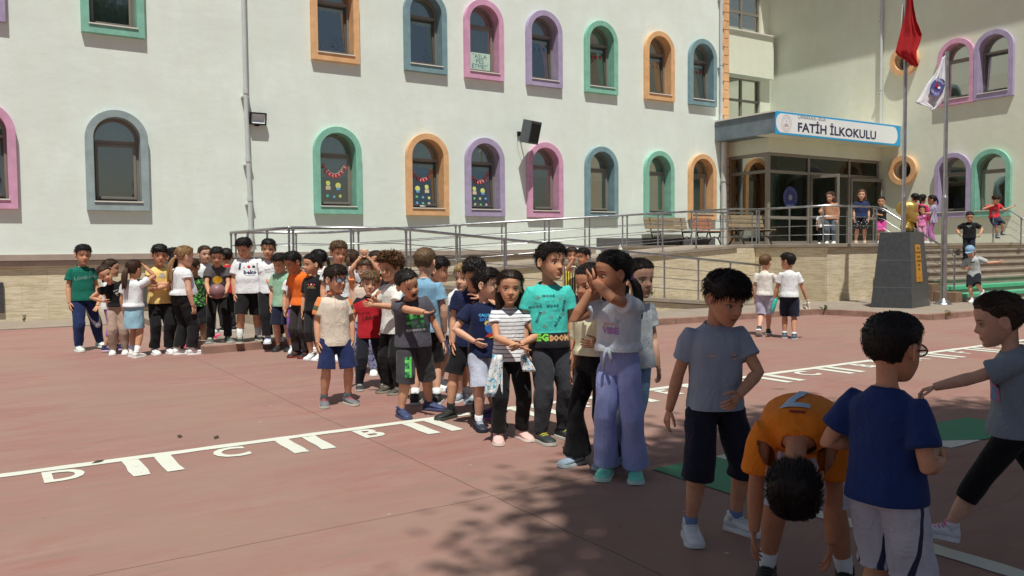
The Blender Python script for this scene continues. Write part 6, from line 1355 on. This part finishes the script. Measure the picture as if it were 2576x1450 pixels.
def sun_(key, x, y, where):
    o = empty('paper_sun', onwin(key, x, y).translation, 0, 'yellow scalloped paper sun figure stuck in %s' % where, 'paper cutout', 'paper cutouts in the windows'); inv = Matrix.Translation(-o.location) @ onwin(key, x, y)
    mb = MB(); mb.M = inv; disc(mb, 0, .02, .075, 36, .001, .88); mb.build('rays', PAP['yellow'], o); mb = MB(); mb.M = inv; disc(mb, 0, .03, .036, 14, .003); mb.build('face', PAP['skin'], o); mb = MB(); mb.M = inv; mb.box(-.05, -.09, 0, .05, -.03, .003); mb.build('torso', PAP['blue'], o)
for key, where, fls, sw in ((('l', 2), 'the mint window left of the children', [('teal', -.19, .46), ('blue', -.02, .44), ('yellow', .14, .46)], 0),
                        (('l', 3), 'the orange window', [('green', -.19, .50), ('blue', -.01, .49), ('yellow', .17, .48), ('blue', -.19, .34), ('teal', -.02, .33), ('cream', .16, .33)], 1),
                        (('l', 4), 'the lower lilac window', [('green', -.19, .50), ('cream', -.01, .50), ('blue', .17, .50), ('cream', -.18, .34), ('green', 0, .33), ('pinkish', .18, .33)], 0)):
    garland(key, where); kid(key, -.17 if not sw else .12, .70, where); sun_(key, .09 if not sw else -.15, .70, where)
    for i, (c, x, y) in enumerate(fls): flower(key, x, y, c, where+(', upper row' if i < 3 else ', lower row')+(' left' if i % 3 == 0 else ' middle' if i % 3 == 1 else ' right'))
nb = empty('paper_notice', onwin(('u', 4), 0, .5).translation, 0, 'white paper notice with handwriting ASLA PES ETME in the pink window', 'notice'); inv = Matrix.Translation(-nb.location) @ onwin(('u', 4), 0, .5)
mb = MB(); mb.M = inv; mb.box(-.33, -.20, 0, .33, .26, .002); mb.build('paper_sheet', mat('pale_green_paper', S(190, 220, 205), .9, .05, 4, 0), nb)
for i, t in enumerate(('"ASLA', 'PES', 'ETME!"')):
    v, f = text2d(t, .17, 0, -.001); mb = MB(); mb.M = inv @ Matrix.Translation((0, .16-.135*i, .004)); mb.add(v, f); mb.build('handwriting', mat('marker_ink', S(66, 84, 92), .8, .05, 4, 0), nb)
for i, (k, c) in enumerate(((5, 'blue'), (6, 'red'), (7, 'cream'), (8, 'red'))):
    o = empty('pennant_string', onwin(('u', k), 0, 1.2).translation, 0, '%s pennants hung inside the upper %s window' % (c, upper[k][1]), 'garland', 'paper garlands in the windows'); inv = Matrix.Translation(-o.location) @ onwin(('u', k), 0, 1.2)
    for j in range(4): x = -.24+.16*j; mb = MB(); mb.M = inv; mb.add([(x-.05, -.03*math.sin(j), 0), (x+.05, -.03*math.sin(j+.5), 0), (x, -.13, 0.002)], [(0, 1, 2)]); mb.build('pennant', PAP[c], o)
def plant(key, x, y, label, n=40, r=.12):
    o = empty('window_plant', onwin(key, x, y, -.30).translation, 0, label, 'plant'); v = []; f = []; q = random.Random(3)
    for i in range(n):
        a, h = q.uniform(0, 6.28), q.uniform(0, .32); p = Vector((q.gauss(0, r), q.gauss(0, r*.5), h)); d = Vector((q.uniform(-1, 1), q.uniform(-1, 1), q.uniform(-.6, .8))).normalized()*.045; e = d.cross(Vector((q.random(), q.random(), 1))).normalized()*.022; k = len(v); v += [p-d, p+e, p+d, p-e]; f.append((k, k+1, k+2, k+3))
    arr_obj('foliage', v, f, LEAF, o, False); mb = MB(); mb.tube([(0, 0, -.12), (0, 0, 0)], [.05, .065], 12); mb.build('pot', mat('plant_pot', S(150, 90, 70), .7, .1, 4, .1), o)
plant(('u', 2), .16, .42, 'leafy green pot plant inside the upper orange window'); plant(('u', 3), .2, .40, 'small dark pot plant inside the upper blue window', 26, .08)
mb = MB(); mb.M = onwin(('u', 2), -.2, .32, -.27); mb.tube([(0, 0, 0), (0, .16, 0), (0, .2, 0)], [.04, .04, .015], 12); o = mb.build('glass_bottle', LENS, smooth=True); tag(o, 'small clear bottle on the sill inside the upper orange window', 'bottle')
mb = MB(); mb.M = onwin(('l', 3), -.12, .225, -.03) ; mb.tube([(-.06, 0, 0), (.06, 0, 0)], .022, 10); mb.tube([(.06, 0, 0), (.09, 0, 0)], .012, 8); tag(mb.build('white_tube', PAP['white'], smooth=True), 'small white tube lying on the sill of the orange window', 'tube')
# ---- things held
bp = W_(ball_boy, (0, -.235*ball_boy.s, .535*ball_boy.s)); mb = MB(); mb.sphere((0, 0, 0), .108, 32, 20); o = mb.build('ball', mat('maroon_rubber_ball', S(134, 96, 98), .45, .1, 10, .1), smooth=True); o.location = bp; tag(o, 'dull maroon ball held by the boy in the charcoal T-shirt', 'ball')
hp = W_(bt, tuple(bt.sh['b'][2]*bt.s))+Vector((0, 0, -.07)); mb = MB(); mb.tube([(0, 0, -.13), (0, 0, -.125), (0, 0, .06), (0, 0, .075)], [.028, .033, .033, .028], 16); o = mb.build('drink_bottle', mat('teal_bottle', S(64, 190, 176), .3, .06, 5, 0), smooth=True); o.location = hp; o.rotation_euler = (rad(8), rad(14), 0); tag(o, 'teal drinking bottle in the hand of the walking boy', 'bottle')
mb = MB(); mb.tube([(0, 0, .075), (0, 0, .095)], .027, 14); mb.build('lid', mat('teal_lid', S(40, 160, 150), .4, .05, 5, 0), o, smooth=True)
hp = W_(bt, tuple(bt.sh['a'][2]*bt.s)); mb = MB(); r2 = np.random.default_rng(2); n = 7
vs = [(x*.022-.06+r2.normal(0, .012), r2.normal(0, .028), -.17+z*.024+r2.normal(0, .012)) for z in range(n) for x in range(n)]; mb.add(vs, [(z*n+x, z*n+x+1, (z+1)*n+x+1, (z+1)*n+x) for z in range(n-1) for x in range(n-1)]); o = mb.build('crumpled_tissue', PAP['white']); o.location = hp; tag(o, 'crumpled white tissue dangling from the walking boy\'s right hand', 'tissue')
hp = W_(pz, tuple(pz.sh['a'][2]*pz.s))+Vector((0, 0, .03)); mb = MB(); mb.tube([(-.05, 0, 0), (-.02, -.01, .02), (.03, -.01, .025), (.07, 0, .01)], [.016, .034, .036, .018], 10); o = mb.build('pastry', mat('baked_crust', S(206, 136, 60), .7, .3, 30, .5), smooth=True); o.location = hp; tag(o, 'golden baked pastry held by the boy walking away', 'pastry')
mb = MB(); mb.tube([(0, 0, 0), (0, 0, .2), (0, 0, .24), (0, 0, .28)], [.045, .045, .02, .018], 12); o = mb.build('plastic_bottle', PAP['white'], smooth=True); o.location = (12.3, 14.5, 1.185); tag(o, 'white plastic bottle standing on the upper ramp deck', 'bottle')
# jacket tied round the striped girl's waist
sg_ = PEOPLE['stripe']; mb = MB()
for sd, L, w0 in ((-1, .24, .028), (1, .10, .02)):
    rows = []
    for k in range(9):
        t = k/8; p, R_ = sg_.SP(.52-.30*t*(L/.30)); c = np.array([sd*(.075+.03*t), -.085-.01*t, 0]); q = (p+R_ @ c)*sg_.s
        rows.append([tuple(q+np.array([x*w0*(1+t)*sg_.s, .012*math.sin(x*7+t*5), 0])) for x in np.linspace(-1, 1, 9)])
    b0 = len(mb.v); mb.add([p for r_ in rows for p in r_], [(k*9+j, k*9+j+1, (k+1)*9+j+1, (k+1)*9+j) for k in range(8) for j in range(8)])
jk = mb.build('tied_jacket', m_cloth('jacket_cloth', (226, 226, 226), 'print', (90, 170, 200)), sg_.T, smooth=True); q = jk.modifiers.new('s', 'SOLIDIFY'); q.thickness = .006
lg = PEOPLE['lilac']; mb = MB()
for sd in (-1, 1): mb.tube([lg.TP(.0, -.088, .585), lg.TP(sd*.012, -.10, .56), lg.TP(sd*.02, -.098, .50+.02*sd)], [.012, .010, .008], 8)
mb.build('shirt_knot', m_cloth('shirt_cloth', (198, 208, 218)), lg.T, smooth=True)
sb_ = PEOPLE['shout']; so3 = [c for c in sb_.T.children if c.name.startswith('shorts')][0]; bm = bmesh.new(); bm.from_mesh(so3.data); bvh = BVHTree.FromBMesh(bm); bm.free()
Hp, Kn, An, Rf, sd = sb_.legs['a']; GC = [mat('green_patch_%d' % i, S(*c), .6, .1, 20, .1) for i, c in enumerate(((44, 140, 70), (96, 200, 90), (24, 84, 50)))]
mb = MB()
for j in range(7):
    for i in range(3):
        mb.mi = (i*2+j+i*j) % 3; vs = []
        for dx, dz in ((0, 0), (1, 0), (1, 1), (0, 1)):
            c = Hp+(Kn-Hp)*(.42+.085*(j+dz)); P0 = Vector((c+np.array([-.022+.015*(i+dx), -.2, 0]))*sb_.s); h_ = bvh.ray_cast(P0, Vector((0, 1, 0))); vs.append(h_[0]-Vector((0, .003, 0)) if h_[0] is not None else P0+Vector((0, .17, 0)))
        mb.add(vs, [(0, 1, 2, 3)])
mb.build('print', GC, so3)
# ---- weeds and litter
def weed(x, y, z, r, h, n, label, col=(96, 104, 48)):
    m = mat('weed_%d' % col[0], S(*col), .8, .3, 8, .1); mb = MB(); q = random.Random(int(x*10)); st = MB()
    o = empty('weed', (x, y, z), 0, label, 'weed', 'weeds along the walls')
    for i in range(n):
        a = q.uniform(0, 6.28); d = Vector((math.cos(a)*q.uniform(.1, 1)*r, math.sin(a)*q.uniform(.1, .5)*r, h*q.uniform(.4, 1))); s1 = Vector((q.uniform(-.3, .3)*r, q.uniform(-.1, .1)*r, 0)); st.tube([tuple(s1), tuple(s1+d*.5), tuple(s1+d)], [.004, .003, .0015], 4)
        for k in range(7):
            p = s1+d*q.uniform(.2, 1.05); e = Vector((q.gauss(0, 1), q.gauss(0, 1), q.gauss(0, .6))).normalized()*q.uniform(.012, .026); g = e.cross(Vector((q.random(), 1, q.random()))).normalized()*.009; mb.add([p-e, p+g, p+e, p-g], [(0, 1, 2, 3)])
    mb.build('foliage', m, o); st.build('stem', m, o)
weed(15.75, 13.9, .11, .42, .42, 60, 'dry yellow green weed clump in the corner below the platform', (128, 124, 74)); weed(16.3, 13.4, .11, .3, .25, 34, 'lower dry weed clump beside the platform corner', (118, 112, 62))
weed(5.0, 12.35, .11, .14, .5, 34, 'fresh green weed at the foot of the landing wall', (84, 124, 50)); weed(11.7, 14.22, .42, .07, .2, 12, 'small green weed growing at the ramp wall, left one', (96, 116, 52)); weed(13.0, 14.22, .3, .09, .22, 14, 'small green weed growing at the ramp wall, right one', (110, 118, 60))
weed(.85, 19.45, .02, .05, .14, 8, 'tiny weed at the wall foot near the left edge', (96, 100, 60)); weed(2.15, 19.5, .02, .07, .16, 10, 'tiny weed at the wall foot beside the green shirt boy', (92, 96, 54)); weed(14.5, 10.75, .1, .12, .1, 14, 'green tuft growing in the kerb joint', (80, 116, 46)); weed(15.3, 8.66, .05, .16, .12, 16, 'pale tuft growing at the kerb corner', (140, 128, 80))
q = random.Random(9); mb = MB()
lt = MB()
for x, y, wh_ in ((1.28, 6.62, 'above the start line, left of the letter C'), (1.5, 6.42, 'touching the start line above the letter C'), (.66, 6.12, 'on the white start line beside the first bars')):
    c = Vector((x, y, .006)); a = q.uniform(0, 3); d = Vector((math.cos(a), math.sin(a), .1))*.05; e = Vector((-math.sin(a), math.cos(a), .25))*.022
    b = MB(); b.add([c-d, c+e, c+d, c-e, c+Vector((0, 0, .012))], [(0, 1, 4), (1, 2, 4), (2, 3, 4), (3, 0, 4)])
    tag(b.build('fallen_leaf', mat('dry_leaf', S(70, 58, 44), .9, .2, 8, .1)), 'dry brown leaf lying '+wh_, 'leaf', 'dry leaves scattered on the ground')
bpy.data.scenes.remove(_tsc)
